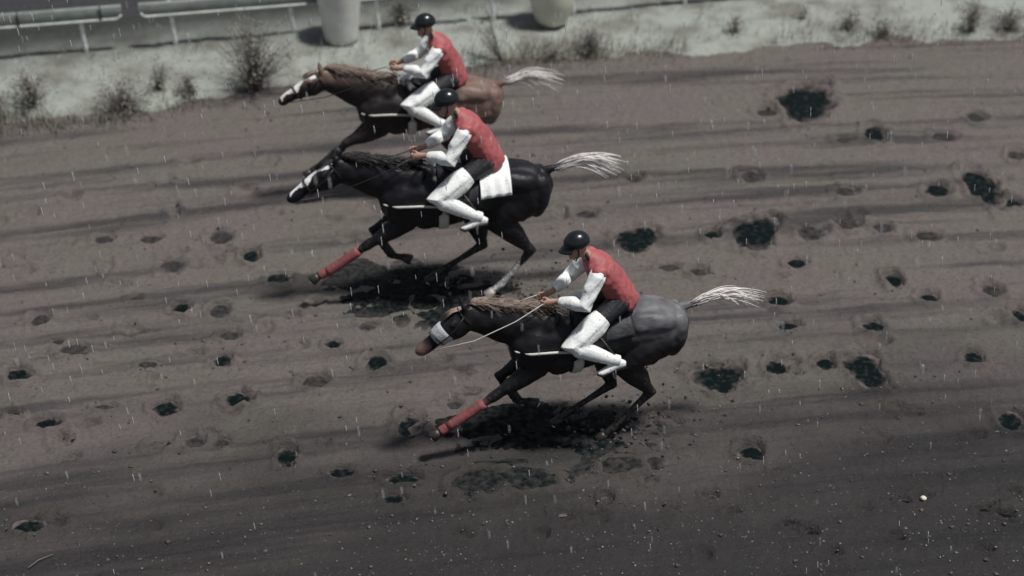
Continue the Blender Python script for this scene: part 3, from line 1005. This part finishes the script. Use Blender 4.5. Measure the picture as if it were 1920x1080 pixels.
def make_horse(px, py, theta, sc, label, paint, mane_mat, pose, cloth_mat, cloth_long=False, hair=1.0, boot_mat='wrap'):
    """theta: heading turned from straight left towards the camera"""
    p = ground_at(px, py)
    root = empty('horse', (p.x, p.y, 0), math.pi + theta, sc)
    root.scale = (sc * 1.07, sc, sc)
    tag(root, label, 'horse', 'racehorses galloping to the left')
    b = MB()
    b.loft([((-.89, 0, 1.32), .06, .05), ((-.84, 0, 1.31), .14, .12), ((-.73, 0, 1.28), .235, .195), ((-.55, 0, 1.275), .275, .25), ((-.33, 0, 1.275), .245, .25), ((0, 0, 1.215), .275, .268),
            ((.28, 0, 1.195), .325, .265), ((.48, 0, 1.225), .335, .24), ((.66, 0, 1.225), .285, .21), ((.78, 0, 1.21), .19, .15), ((.83, 0, 1.20), .10, .08)], 24)
    b.ellipsoid((.42, 0, 1.42), (.34, .11, .16), .1)
    for s in (-1, 1):
        b.ellipsoid((.58, s * .135, 1.22), (.20, .10, .25), -.45)
        b.ellipsoid((-.50, s * .15, 1.40), (.25, .11, .13), -.12)
        b.ellipsoid((-.36, s * .215, 1.40), (.07, .045, .06), 0)
        b.ellipsoid((-.74, s * .12, 1.20), (.11, .10, .26), -.15)
        b.ellipsoid((.36, s * .19, 1.08), (.16, .08, .13), .5)
        b.ellipsoid((.50, s * .12, 1.42), (.07, .06, .22), -.5)
    dh, hd = pose['neck'], pose['head']
    NP = [Vector((.40, 0, 1.31)), Vector((.68, 0, 1.42 + dh * .3)), Vector((.93, 0, 1.53 + dh * .65)), Vector((1.13, 0, 1.62 + dh * .9)), Vector((1.24, 0, 1.665 + dh))]
    b.loft([(NP[0], .30, .17), (NP[1], .235, .13), (NP[2], .185, .098), (NP[3], .150, .085), (NP[4], .125, .08)], 20)
    poll = NP[4] + Vector((-.02, 0, .03))
    ax = Vector((math.cos(hd), 0, -math.sin(hd)))                # head axis, towards the muzzle
    up = Vector((math.sin(hd), 0, math.cos(hd)))                 # out of the face
    HP = lambda u, w=0, y=0: poll + ax * u + up * w + Vector((0, y, 0))
    b.loft([(HP(-.03, -.03), .095, .08), (HP(.08, -.045), .132, .10), (HP(.19, -.05), .132, .098), (HP(.31, -.035), .100, .078), (HP(.43, -.03), .076, .062), (HP(.52, -.035), .072, .064), (HP(.585, -.045), .060, .056), (HP(.615, -.055), .035, .035)], 18)
    for s in (-1, 1):
        b.ellipsoid(HP(.17, -.085, s * .055), (.095, .035, .075), hd)
        b.ellipsoid(HP(.15, .035, s * .07), (.05, .028, .03), hd)
        b.ellipsoid(HP(.545, -.01, s * .042), (.03, .018, .024), hd)
        b.loft([(HP(-.01, .04, s * .05), .030, .026), (HP(-.035, .10, s * .062), .026, .02), (HP(-.065, .165, s * .066), .006, .005)], 8)
    yh, yf = .145, .125
    L = {}
    L['hn'] = hind(b, yh * pose['near'], *pose['hn'])
    L['hf'] = hind(b, -yh * pose['near'], *pose['hf'])
    L['fn'] = fore(b, yf * pose['near'], *pose['fn'])
    L['ff'] = fore(b, -yf * pose['near'], *pose['ff'])
    # dock of the tail
    b.loft([((-.80, 0, 1.44), .055, .055), ((-.90, 0, 1.465), .044, .046), ((-.98, 0, 1.465), .030, .032)], 8)
    me = b.remesh('body', .0155, 6, .5)
    co, no = mesh_co(me), mesh_no(me)
    d = co - np.array(poll, np.float32)
    u = d @ np.array(ax); w = d @ np.array(up)
    face = no @ np.array(up)
    blaze = (u > .02) & (u < .56) & (face > .25) & (np.abs(co[:, 1]) < pose['blaze'] * (1 + .35 * np.sin(u * 23)))
    mus = np.array([mnoise.noise(Vector((c[0] * 5 + c[2] * 2, c[1] * 7, c[2] * 6))) + .45 * mnoise.noise(Vector((c[0] * 13 - c[2] * 5, c[1] * 15, c[2] * 12))) for c in co])
    mus *= sstep(.55, .95, co[:, 2])
    ribs = np.sin(co[:, 0] * 62 + co[:, 2] * 14) * sstep(-.30, -.15, co[:, 0]) * sstep(.42, .25, co[:, 0]) * sstep(.95, 1.1, co[:, 2]) * sstep(1.42, 1.3, co[:, 2])
    me.vertices.foreach_set('co', (co + no * (mus * .012 + ribs * .0028)[:, None]).astype(np.float32).ravel()); me.update()
    set_color(me, 'coat', paint(co, no, blaze, u, L))
    link('body', me, coat_material('horse_coat'), root)
    # eyes
    for s in (-1, 1):
        e = MB(); e.ellipsoid(HP(.155, .022, s * .090), (.021, .014, .019), hd, 10, 8); e.build('eye', M['eye'], root)
    # hooves, leg boots
    for k, (A, K, F, H) in L.items():
        hoof(root, F, H, M['pale_hoof'] if (k == 'hn' and cloth_long) else M['hoof'])
    A, K, F, H = L['fn']; wrap(root, 'leg_bandage', K, F, .2, 1.06, .050, M[boot_mat])
    wrap(root, 'leg_bandage', F, H, -.05, .8, .047, M[boot_mat])
    A, K, F, H = L['ff']; wrap(root, 'leg_bandage', K, F, .2, .95, .046, M['black'])
    # mane
    mm = MB()
    rr = random.Random(int(px))
    for k in range(int(620 * hair)):
        t = rr.uniform(.15, 1.0)
        i = min(3, int(t * 4)); f_ = t * 4 - i
        c = NP[i].lerp(NP[i + 1], f_)
        hh = [.30, .235, .185, .150, .125]
        top = c + Vector((-.35, 0, 1)).normalized() * (hh[i] * (1 - f_) + hh[i + 1] * f_ + .004)
        ll = rr.uniform(.07, .19)
        sd = rr.choice((-1, -1, 1)) * pose['near']
        p1 = top + Vector((-.35 * ll, sd * ll * rr.uniform(.1, .35), .10 * ll + rr.uniform(0, .03)))
        p2 = top + Vector((-.85 * ll, sd * ll * rr.uniform(.2, .55), -.06 * ll + rr.uniform(-.05, .05)))
        p3 = top + Vector((-1.2 * ll, sd * ll * rr.uniform(.25, .7), -.25 * ll + rr.uniform(-.06, .06)))
        mm.tube([top, p1, p2, p3], .0055, .0012, 4)
    for k in range(40):                                            # forelock
        y = rr.uniform(-.03, .03)
        q = HP(.0, .075, y)
        mm.tube([q, HP(.08, .11, y * 1.4), HP(.16 + rr.uniform(0, .05), .085 + rr.uniform(0, .03), y * 2)], .005, .0015, 4)
    mo = mm.build('mane', mane_mat, root)
    # tail streaming behind
    tl = MB()
    for k in range(int(80 * hair)):
        a = rr.uniform(0, 6.28); r0 = .046 * math.sqrt(rr.random())
        q = Vector((-.89 - rr.uniform(0, .10), math.cos(a) * r0, 1.465 + math.sin(a) * r0))
        ll = rr.uniform(.36, .66); dz = rr.gauss(.03, .05) ; dy = rr.gauss(0, .05)
        pts = [q]
        for j in range(1, 8):
            v = j / 7
            pts.append(q + Vector((-ll * v, dy * v ** 1.2 + .012 * math.sin(5 * v + k), .10 * math.sin(math.pi * v * .8) * (1 - .3 * v) + dz * v - .10 * v * v)))
        tl.tube(pts, .0062, .0024, 4)
    tl.build('tail', M['tail'], root)
    # saddlecloth wrapped over the back
    def back(x, ang, off):
        """point on the barrel at angle from the top"""
        T = np.interp(x, [-.55, -.33, 0, .28, .48], [1.26, 1.245, 1.205, 1.195, 1.225])
        hh = np.interp(x, [-.55, -.33, 0, .28, .48], [.295, .275, .285, .325, .335]) + off
        hw = np.interp(x, [-.55, -.33, 0, .28, .48], [.285, .27, .275, .265, .24]) + off
        z = T + hh * math.cos(ang)
        if x > .08: z = max(z, (1.42 + .15 * math.sqrt(max(0, 1 - ((x - .42) / .36) ** 2)) + off) if abs(ang) < .28 else z)
        return Vector((x, hw * math.sin(ang), z))

    def panel(name, x0, x1, a1, off, mat, parent, flare=0.0):
        mb = MB()
        nx, na = 14, 22
        for lay in (0, .014):
            for i in range(nx + 1):
                x = x0 + (x1 - x0) * i / nx
                for j in range(na + 1):
                    an = -a1 + 2 * a1 * j / na
                    e = abs(an) / a1
                    q = back(x, an, off + lay + flare * e * e * (1 + .5 * math.sin(i * 1.3 + j * .4)))
                    mb.v.append(q)
        W_ = na + 1; T_ = (nx + 1) * W_
        for i in range(nx):
            for j in range(na):
                a = i * W_ + j
                mb.f.append((a, a + W_, a + W_ + 1, a + 1)); mb.f.append((T_ + a, T_ + a + 1, T_ + a + W_ + 1, T_ + a + W_))
        for i in range(nx):
            for j in (0, na):
                a = i * W_ + j
                mb.f.append((a, a + W_, T_ + a + W_, T_ + a))
        for j in range(na):
            for i in (0, nx):
                a = i * W_ + j
                mb.f.append((a, a + 1, T_ + a + 1, T_ + a))
        return mb.build(name, mat, parent)

    sc_o = panel('saddlecloth', -.40 if cloth_long else -.30, .26, 1.35 if cloth_long else 1.2, .012, M['black'], root, .012)
    if cloth_long:
        panel('cloth_panel', -.44, -.14, 1.25, .052, cloth_mat, sc_o, .02)
    sd = MB()
    sd.loft([((-.24, 0, 1.555), .022, .10), ((-.17, 0, 1.565), .03, .14), ((-.02, 0, 1.535), .028, .11), ((.10, 0, 1.55), .03, .10), ((.18, 0, 1.585), .03, .07)], 12)
    so_ = sd.build('saddle', M['leather'], root)
    for s in (-1, 1):
        fl = MB()
        fl.loft([((.07, s * .14, 1.535), .13, .012), ((.10, s * .24, 1.43), .14, .012), ((.11, s * .285, 1.30), .13, .012), ((.10, s * .30, 1.20), .09, .010)], 12, side=(0, .4 * s, 1))
        fl.build('saddle_flap', M['leather'], so_)
        lt = MB(); lt.tube([(.05, s * .29, 1.42), (-.09, s * .36, 1.22), (-.12, s * .37, 1.11)], .010, seg=5); lt.build('stirrup_leather', M['leather'], so_)
        ir = MB(); ir.tube([Vector((-.09, s * .375, 1.09)) + Vector((0, math.cos(a) * .055, math.sin(a) * .07 - .07)) for a in [R(90 + 36 * k) for k in range(11)]], .007, seg=6); ir.build('stirrup', M['steel'], so_)
    gi = MB()
    gi.loft([((.22, .272 * math.sin(a), 1.195 + .333 * math.cos(a)), .05, .008) for a in [R(60 + 10 * k) for k in range(25)]], 8, side=(0, 0, 1))
    gi.v = [Vector((.22 + (v.x - .22), v.y * 1.02, v.z)) for v in gi.v]
    gi.build('girth', M['strap'], root)
    # breast band
    bb = MB()
    bb.tube([(.22, -.275, 1.24), (.45, -.262, 1.26), (.66, -.232, 1.25), (.78, -.14, 1.24), (.845, 0, 1.235), (.78, .14, 1.24), (.66, .232, 1.25), (.45, .262, 1.26), (.22, .275, 1.24)], .015, seg=6)
    bb.build('breast_band', M['strap'], root)
    # bridle
    br = MB()
    def ringat(u, a, bb_, w, r):
        br.tube([HP(u, w + a * math.cos(t), bb_ * math.sin(t)) for t in [2 * math.pi * k / 18 for k in range(19)]], r, seg=5)
    ringat(.36, .095, .076, -.033, .010)
    ringat(.03, .125, .094, -.035, .009)
    for s in (-1, 1):
        br.tube([HP(.03, .03, s * .092), HP(.15, -.02, s * .105), HP(.30, -.045, s * .088), HP(.47, -.06, s * .068)], .008, seg=5)
    bo = br.build('bridle', M['strap'] if pose.get('pale_bridle') else M['leather'], root)
    if pose.get('noseband'):
        nb = MB()
        nb.loft([(HP(.25, -.03), .118, .096), (HP(.29, -.03), .116, .093), (HP(.34, -.03), .106, .085), (HP(.39, -.03), .096, .078)], 18)
        nb.build('noseband', simple('grey_fleece', (.42, .43, .45), .9, .3, 40, .6), bo)
    for s in (-1, 1):
        bit = HP(.48, -.07, s * .07)
        hand = Vector((.47, s * .075, 1.755))
        q = [bit, bit.lerp(hand, .35) + Vector((0, s * .09, -.03)), bit.lerp(hand, .7) + Vector((0, s * .08, -.02)), hand, hand + Vector((-.10, -s * .03, -.08))]
        rn = MB(); rn.tube(q, .0055, seg=5); rn.build('rein', M['leather'] if not pose.get('noseband') else M['strap'], bo)
    return root


POSE = dict(near=1, neck=.02, head=R(36), blaze=.038,
            hn=((-.32, .95), (-.66, .54), (-.36, .13), (-.27, .06)),
            hf=((-.10, .90), (-.20, .50), (.20, .24), (.31, .15)),
            fn=((.60, 1.0), (.98, .74), (1.36, .46), (1.48, .40)),
            ff=((.58, .98), (.90, .80), (.72, .46), (.61, .43)))
POSE_A = dict(POSE, head=R(30), neck=.04, blaze=.05, hn=((-.16, .92), (-.34, .52), (.02, .17), (.12, .08)), hf=((-.30, .95), (-.62, .58), (-.46, .24), (-.42, .14)),
              ff=((.60, .98), (.98, .72), (1.22, .40), (1.31, .33)),
              fn=((.60, 1.0), (1.0, .82), (1.32, .52), (1.43, .46)))
POSE_B = dict(POSE, head=R(33), neck=-.03, blaze=.045)
POSE_C = dict(POSE, head=R(38), neck=-.02, blaze=.0, noseband=True,
              hn=((-.24, .93), (-.52, .53), (-.17, .13), (-.08, .06)),
              fn=((.60, 1.0), (1.0, .70), (1.40, .42), (1.52, .35)))


def dap(co, s): return vnoise(co[:, 0] * s + 3, co[:, 2] * s + co[:, 1] * s * .7)


def paint_a(co, no, blaze, u, L):
    k = (sstep(.22, -.45, co[:, 0]) * (.75 + .4 * dap(co, 16)))[:, None].clip(0, 1)
    c = np.array([.020, .017, .017]) * (1 - k) + np.array([.175, .118, .100]) * k
    crest = (sstep(.55, .8, co[:, 0]) * sstep(1.60, 1.76, co[:, 2]))[:, None]
    c = c * (1 - crest) + np.array([.16, .11, .09]) * crest
    leg = sstep(1.05, .75, co[:, 2])[:, None]
    c = c * (1 - leg) + np.array([.012, .011, .011]) * leg
    c[blaze] = (.72, .70, .66)
    return c


def paint_b(co, no, blaze, u, L):
    c = np.tile(np.array([.010, .010, .013]), (len(co), 1))
    c[blaze] = (.75, .75, .74)
    S, K, F, H = L['hn']
    kf = np.array(F) - np.array(K); t = ((co - np.array(K)) @ kf) / (kf @ kf)
    dist = np.linalg.norm(co - (np.array(K) + np.clip(t, 0, 1.4)[:, None] * kf), axis=1)
    sock = (t > .30 + .12 * np.sin(co[:, 1] * 90)) & (dist < .11) & (co[:, 2] < .5)
    c[sock] = (.78, .78, .76)
    return c


def paint_c(co, no, blaze, u, L):
    c = np.tile(np.array([.012, .012, .014]), (len(co), 1))
    k = (sstep(.0, -.62, co[:, 0]) * sstep(1.08, 1.5, co[:, 2]) * (0.45 + .75 * dap(co, 17)))[:, None].clip(0, 1)  # sky gloss on the wet black croup, painted as grey colour
    c = c * (1 - k) + np.array([.15, .15, .16]) * k
    mz = sstep(.44, .56, u)[:, None]
    c = c * (1 - mz) + np.array([.17, .10, .09]) * mz
    return c


# ------------------------------------------------------------------ jockeys (same local frame as the horse they ride)
def jockey_meshes():
    J = {}
    pel, wst, chs, nek, hed = Vector((-.23, 0, 1.68)), Vector((-.18, 0, 1.84)), Vector((-.06, 0, 2.03)), Vector((.045, 0, 2.165)), Vector((.155, 0, 2.285))
    J['hed'] = hed
    b = MB()
    b.loft([(pel + Vector((-.05, 0, -.08)), .09, .11), (pel, .105, .15), (wst, .09, .13), (chs, .105, .16), (chs.lerp(nek, .6), .08, .13), (nek, .055, .06), (nek.lerp(hed, .5), .052, .055), (hed, .06, .06)], 16)
    hd = MB()
    # head: skull, jaw, nose, chin, ears, brow; the face looks forward and a little down
    fa = R(12)
    fx = Vector((math.cos(fa), 0, -math.sin(fa))); fz = Vector((math.sin(fa), 0, math.cos(fa)))
    Q = lambda f, y, z: hed + fx * f + Vector((0, y, 0)) + fz * z
    b.ellipsoid(Q(0, 0, .03), (.098, .077, .105), fa, 16, 12)
    b.ellipsoid(Q(.035, 0, -.055), (.062, .055, .065), fa, 14, 10)
    b.ellipsoid(Q(.088, 0, -.015), (.020, .013, .026), fa, 8, 6)
    b.ellipsoid(Q(.082, 0, -.092), (.020, .024, .018), fa, 8, 6)
    b.ellipsoid(Q(.092, 0, -.055), (.012, .024, .007), fa, 8, 6)
    b.ellipsoid(Q(.092, 0, -.066), (.011, .020, .006), fa, 8, 6)
    for s in (-1, 1):
        b.ellipsoid(Q(-.01, s * .080, -.005), (.020, .010, .032), fa, 8, 6)
        b.ellipsoid(Q(.080, s * .034, .035), (.018, .024, .010), fa, 8, 6)
        S, E, W = chs + Vector((.05, s * .175, .03)), Vector((.17, s * .285, 1.80)), Vector((.40, s * .09, 1.765))
        H = Vector((.475, s * .075, 1.755))
        b.loft([(chs + Vector((.02, s * .08, .02)), .07, .07), (S, .058, .058), (S.lerp(E, .5), .048, .048), (E, .040, .040), (E.lerp(W, .4), .040, .040), (W, .026, .030), (W.lerp(H, .5), .024, .036), (H, .026, .042)], 12, side=(0, 0, 1))
        b.ellipsoid(H, (.048, .026, .040), .1, 10, 8)
        # four fingers closed round the rein, thumb on top
        for i, (ln, zz) in enumerate(((.030, .028), (.034, .010), (.031, -.009), (.025, -.027))):
            k0 = H + Vector((.040, s * .012, zz))
            b.tube([k0, k0 + Vector((ln * .75, -s * .006, -.004)), k0 + Vector((ln * .95, -s * .030, -.008)), k0 + Vector((ln * .2, -s * .044, -.008))], .0105, .008, 7)
        b.tube([H + Vector((-.005, -s * .01, .030)), H + Vector((.022, -s * .028, .046)), H + Vector((.055, -s * .034, .044))], .0115, .009, 7)
        hp, kn, an, to = pel + Vector((0, s * .10, -.03)), Vector((.30, s * .315, 1.36)), Vector((-.14, s * .370, 1.13)), Vector((.01, s * .38, 1.04))
        b.loft([(hp, .095, .095), (hp.lerp(kn, .35), .082, .082), (hp.lerp(kn, .8), .058, .058), (kn, .054, .054), (kn.lerp(an, .3), .052, .050), (kn.lerp(an, .75), .036, .034), (an, .034, .034)], 12)
        b.loft([(an + Vector((-.05, 0, -.03)), .03, .03), (an + Vector((.0, 0, -.03)), .038, .036), (an.lerp(to, .6), .03, .038), (to, .022, .036), (to + Vector((.04, 0, 0)), .012, .02)], 10)
        J[s] = (S, E, W, H, hp, kn, an, to)
    J['body'] = b.remesh('body', .0075, 2, .5)
    # jacket
    j = MB()
    j.loft([(pel + Vector((-.12, 0, -.15)), .06, .15), (pel + Vector((-.10, 0, -.07)), .125, .185), (pel + Vector((-.02, 0, .02)), .150, .20), (wst + Vector((-.01, 0, .0)), .145, .185), (wst.lerp(chs, .5), .15, .20), (chs, .145, .205), (chs.lerp(nek, .55), .115, .175), (chs.lerp(nek, .9), .075, .085), (nek + Vector((.02, 0, .015)), .062, .066)], 20)
    for s in (-1, 1):
        S = J[s][0]
        j.ellipsoid(S + Vector((-.01, 0, .005)), (.085, .075, .08), 0, 12, 8)
    me = j.remesh('jacket', .011, 3, .5)
    co, no = mesh_co(me), mesh_no(me)
    w = np.array([mnoise.noise(Vector((c[0] * 5 - c[2] * 4, c[1] * 9, c[2] * 5))) + .5 * mnoise.noise(Vector((c[0] * 16, c[1] * 16, c[2] * 14))) for c in co])
    fl = np.array([math.sin(c[1] * 26 + c[2] * 18) for c in co]) * .008 * sstep(1.78, 1.66, co[:, 2])
    co = co + no * (w * .016 + fl)[:, None]
    me.vertices.foreach_set('co', co.astype(np.float32).ravel()); me.update()
    J['jacket'] = me
    for s in (-1, 1):
        S, E, W, H, hp, kn, an, to = J[s]
        sl = MB()
        pts = [S + Vector((-.015, -s * .02, .01)), S + Vector((.02, s * .02, -.02)), S.lerp(E, .5), E + Vector((-.01, s * .01, -.01)), E.lerp(W, .35), E.lerp(W, .72), E.lerp(W, .9)]
        sl.loft([(p, r, r) for p, r in zip(pts, (.070, .082, .084, .078, .070, .056, .042))], 14, side=(0, 0, 1))
        J[('sleeve', s)] = puff(sl.remesh('sleeve', .010, 2, .5), .014)
        br = MB()
        br.loft([(hp + Vector((-.03, -s * .03, .03)), .10, .10), (hp, .118, .112), (hp.lerp(kn, .35), .102, .100), (hp.lerp(kn, .62), .088, .086), (hp.lerp(kn, .70), .074, .074)], 14)
        J[('leg', s)] = puff(br.remesh('breeches_leg', .010, 2, .5), .010)
        kg = MB()
        kg.loft([(hp.lerp(kn, .36), .102, .102), (hp.lerp(kn, .52), .124, .116), (hp.lerp(kn, .85), .116, .106), (kn + Vector((.018, 0, .0)), .106, .098), (kn.lerp(an, .16), .096, .088), (kn.lerp(an, .3), .080, .074)], 14)
        J[('knee', s)] = puff(kg.remesh('breeches_knee', .010, 2, .5), .008)
        bt = MB()
        bt.loft([(kn.lerp(an, .20), .088, .080), (kn.lerp(an, .30), .088, .080), (kn.lerp(an, .5), .080, .072), (kn.lerp(an, .8), .062, .056), (an + Vector((-.01, 0, .01)), .058, .050)], 14)
        bt.loft([(an + Vector((-.07, 0, -.035)), .03, .03), (an + Vector((-.03, 0, -.025)), .05, .042), (an + Vector((.03, 0, -.03)), .05, .045), (an.lerp(to, .75), .036, .046), (to + Vector((.03, 0, 0)), .028, .04), (to + Vector((.065, 0, 0)), .014, .02)], 12)
        J[('boot', s)] = bt.remesh('boot', .009, 2, .5)
        so = MB()
        so.loft([(an + Vector((-.07, 0, -.07)), .010, .028), (an + Vector((.03, 0, -.075)), .010, .042), (to + Vector((.03, 0, -.032)), .010, .040), (to + Vector((.07, 0, -.018)), .006, .018)], 10)
        J[('sole', s)] = so.mesh('sole')
    h = MB()
    h.ellipsoid(Q(-.012, 0, .062), (.130, .108, .112), fa, 24, 14)
    h.v = [v for v in h.v]
    hm = h.mesh('helmet')
    co = mesh_co(hm)
    rel = (co - np.array(hed)) @ np.array(fz)
    cut = rel < .028
    co[cut] = co[cut] + np.outer((.028 - rel[cut]), np.array(fz))
    hm.vertices.foreach_set('co', co.astype(np.float32).ravel()); hm.update()
    J['helmet'] = hm
    pk = MB()
    n = 12
    for lay in (0, -.006):
        for i in range(n + 1):
            a = R(-62 + 124 * i / n)
            for rr_, dz in ((1.0, 0), (1.28, -.012), (1.50 - .14 * abs(math.sin(a)), -.028)):
                pk.v.append(Q(-.012 + .128 * math.cos(a) * (1 + (rr_ - 1) * 1.05), .106 * math.sin(a) * (1 + (rr_ - 1) * .35), .045 + dz + lay))
    W3 = 3; T3 = (n + 1) * 3
    for i in range(n):
        for k in range(2):
            a = i * 3 + k
            pk.f.append((a, a + 1, a + 4, a + 3)); pk.f.append((T3 + a, T3 + a + 3, T3 + a + 4, T3 + a + 1))
        a = i * 3 + 2
        pk.f.append((a, a + 3, T3 + a + 3, T3 + a)[::-1])
    J['peak'] = pk.mesh('peak')
    go = MB()
    go.loft([(Q(.075, -.062, .022), .014, .008), (Q(.094, -.045, .022), .022, .010), (Q(.104, -.02, .018), .023, .010), (Q(.108, 0, .020), .018, .010), (Q(.104, .02, .018), .023, .010), (Q(.094, .045, .022), .022, .010), (Q(.075, .062, .022), .014, .008)], 10, side=(1, 0, 0))
    J['goggles'] = go.mesh('goggles')
    st = MB()
    st.tube([Q(-.0, -.084, .03), Q(.012, -.078, -.05), Q(.05, -.045, -.115), Q(.06, 0, -.125), Q(.05, .045, -.115), Q(.012, .078, -.05), Q(-.0, .084, .03)], .007, seg=6)
    J['chin'] = st.mesh('chin_strap')
    ey = MB()
    for s in (-1, 1): ey.ellipsoid(Q(.080, s * .032, .020), (.012, .013, .012), 0, 8, 6)
    J['eyes'] = ey
    vb = MB()   # black back protector panel and collar shown over the red
    vb.tube([nek + Vector((.02, 0, .02)) + Vector((.02 * math.cos(a), .064 * math.sin(a), .058 * math.cos(a))) for a in [2 * math.pi * k / 16 for k in range(17)]], .018, seg=8)
    J['collar'] = vb.mesh('collar')
    wp = MB()
    wp.tube([Vector((.60, -.06, 1.83)), Vector((.50, -.16, 1.78)), Vector((.34, -.30, 1.70)), Vector((.16, -.42, 1.64))], .007, .003, 6)
    J['whip'] = wp.mesh('whip')
    return J


def puff(me, amt):
    co, no = mesh_co(me), mesh_no(me)
    w = np.array([mnoise.noise(Vector((c[0] * 9 + c[2] * 12, c[1] * 9, c[2] * 7))) + .4 * mnoise.noise(Vector((c[0] * 20 + c[2] * 24, c[1] * 18, c[2] * 14))) for c in co])
    co = co + no * (w * amt)[:, None]
    me.vertices.foreach_set('co', co.astype(np.float32).ravel()); me.update()
    return me


JM = jockey_meshes()


def make_jockey(horse, label, lean=0.0, sc=1.0):
    root = empty('person')
    root.location = horse.location
    root.rotation_euler = horse.rotation_euler
    root.scale = (horse.scale[1] * sc, horse.scale[1], horse.scale[1])
    if lean:
        # sit a little further forward or back, turning about the stirrups
        a = Matrix.Translation((0, 0, 1.05)) @ Matrix.Rotation(lean, 4, 'Y') @ Matrix.Translation((0, 0, -1.05))
        root.matrix_world = Matrix.LocRotScale(horse.location, horse.rotation_euler, root.scale) @ a
    tag(root, label, 'person', 'riders in red and white')
    P = lambda n, me, m, par=None: link(n, me, M[m], par or root)
    P('body', JM['body'], 'skin')
    jk = P('jacket', JM['jacket'], 'red')
    P('collar', JM['collar'], 'black', jk)
    for s in (-1, 1):
        P('sleeve', JM[('sleeve', s)], 'white', jk)
        P('breeches_leg', JM[('leg', s)], 'black')
        P('breeches_knee', JM[('knee', s)], 'white')
        bt = P('boot', JM[('boot', s)], 'boot')
        P('sole', JM[('sole', s)], 'leather', bt)
    hm = P('helmet', JM['helmet'], 'helmet')
    P('peak', JM['peak'], 'helmet', hm)
    P('goggles', JM['goggles'], 'lens', hm)
    P('chin_strap', JM['chin'], 'leather', hm)
    return root


HA = make_horse(808, 356, R(9), 1.0, 'brown-rumped horse with black forehand and wide white blaze, farthest from the viewer', paint_a, M['mane_tan'], POSE_A, M['black'], boot_mat='black')
HB = make_horse(872, 546, R(8), 1.08, 'black horse with white blaze, white hind sock and white saddlecloth panel, middle of three', paint_b, M['mane_black'], POSE_B, M['white'], True)
HC = make_horse(1112, 812, R(12), 1.02, 'black horse with sky sheen painted grey on its croup and grey fleece noseband, nearest to the viewer', paint_c, M['mane_tan'], POSE_C, M['black'])
make_jockey(HA, 'rider in red jacket with white sleeves on the brown-rumped horse', -.11)
make_jockey(HB, 'rider in red jacket with white sleeves on the black horse with the white saddlecloth')
make_jockey(HC, 'rider in red jacket with white sleeves on the black horse with the painted croup sheen, in front', .05)

# ------------------------------------------------------------------ mud thrown up by the hooves
cl = MB()
for H, spots in ((HA, ((-.3, .1), (.3, -.1))), (HB, ((-.35, .14), (.3, -.14))), (HC, ((-.15, .14), (.3, -.14)))):
    mw = Matrix.LocRotScale(H.location, H.rotation_euler, H.scale)
    for sx, sy in spots:
        for k in range(55):
            t = abs(random.gauss(0, .5))
            q = mw @ Vector((sx - t * 1.1, sy + random.gauss(0, .10 + .2 * t), max(0.02, random.gauss(.02 + .35 * t - .12 * t * t, .08))))
            r_ = random.uniform(.006, .022) * (1.2 - .4 * min(1, t))
            n0 = len(cl.v)
            cl.ellipsoid(q, (r_ * random.uniform(.8, 1.5), r_, r_ * random.uniform(.7, 1.1)), random.uniform(0, 3), 6, 4)
            for i in range(n0, len(cl.v)): cl.v[i] = q + (cl.v[i] - q) * random.uniform(.75, 1.25)
tag(cl.build('mud_spray', M['clod'], smooth=False), 'small clods of mud thrown up behind the hooves', 'mud', kind='stuff')
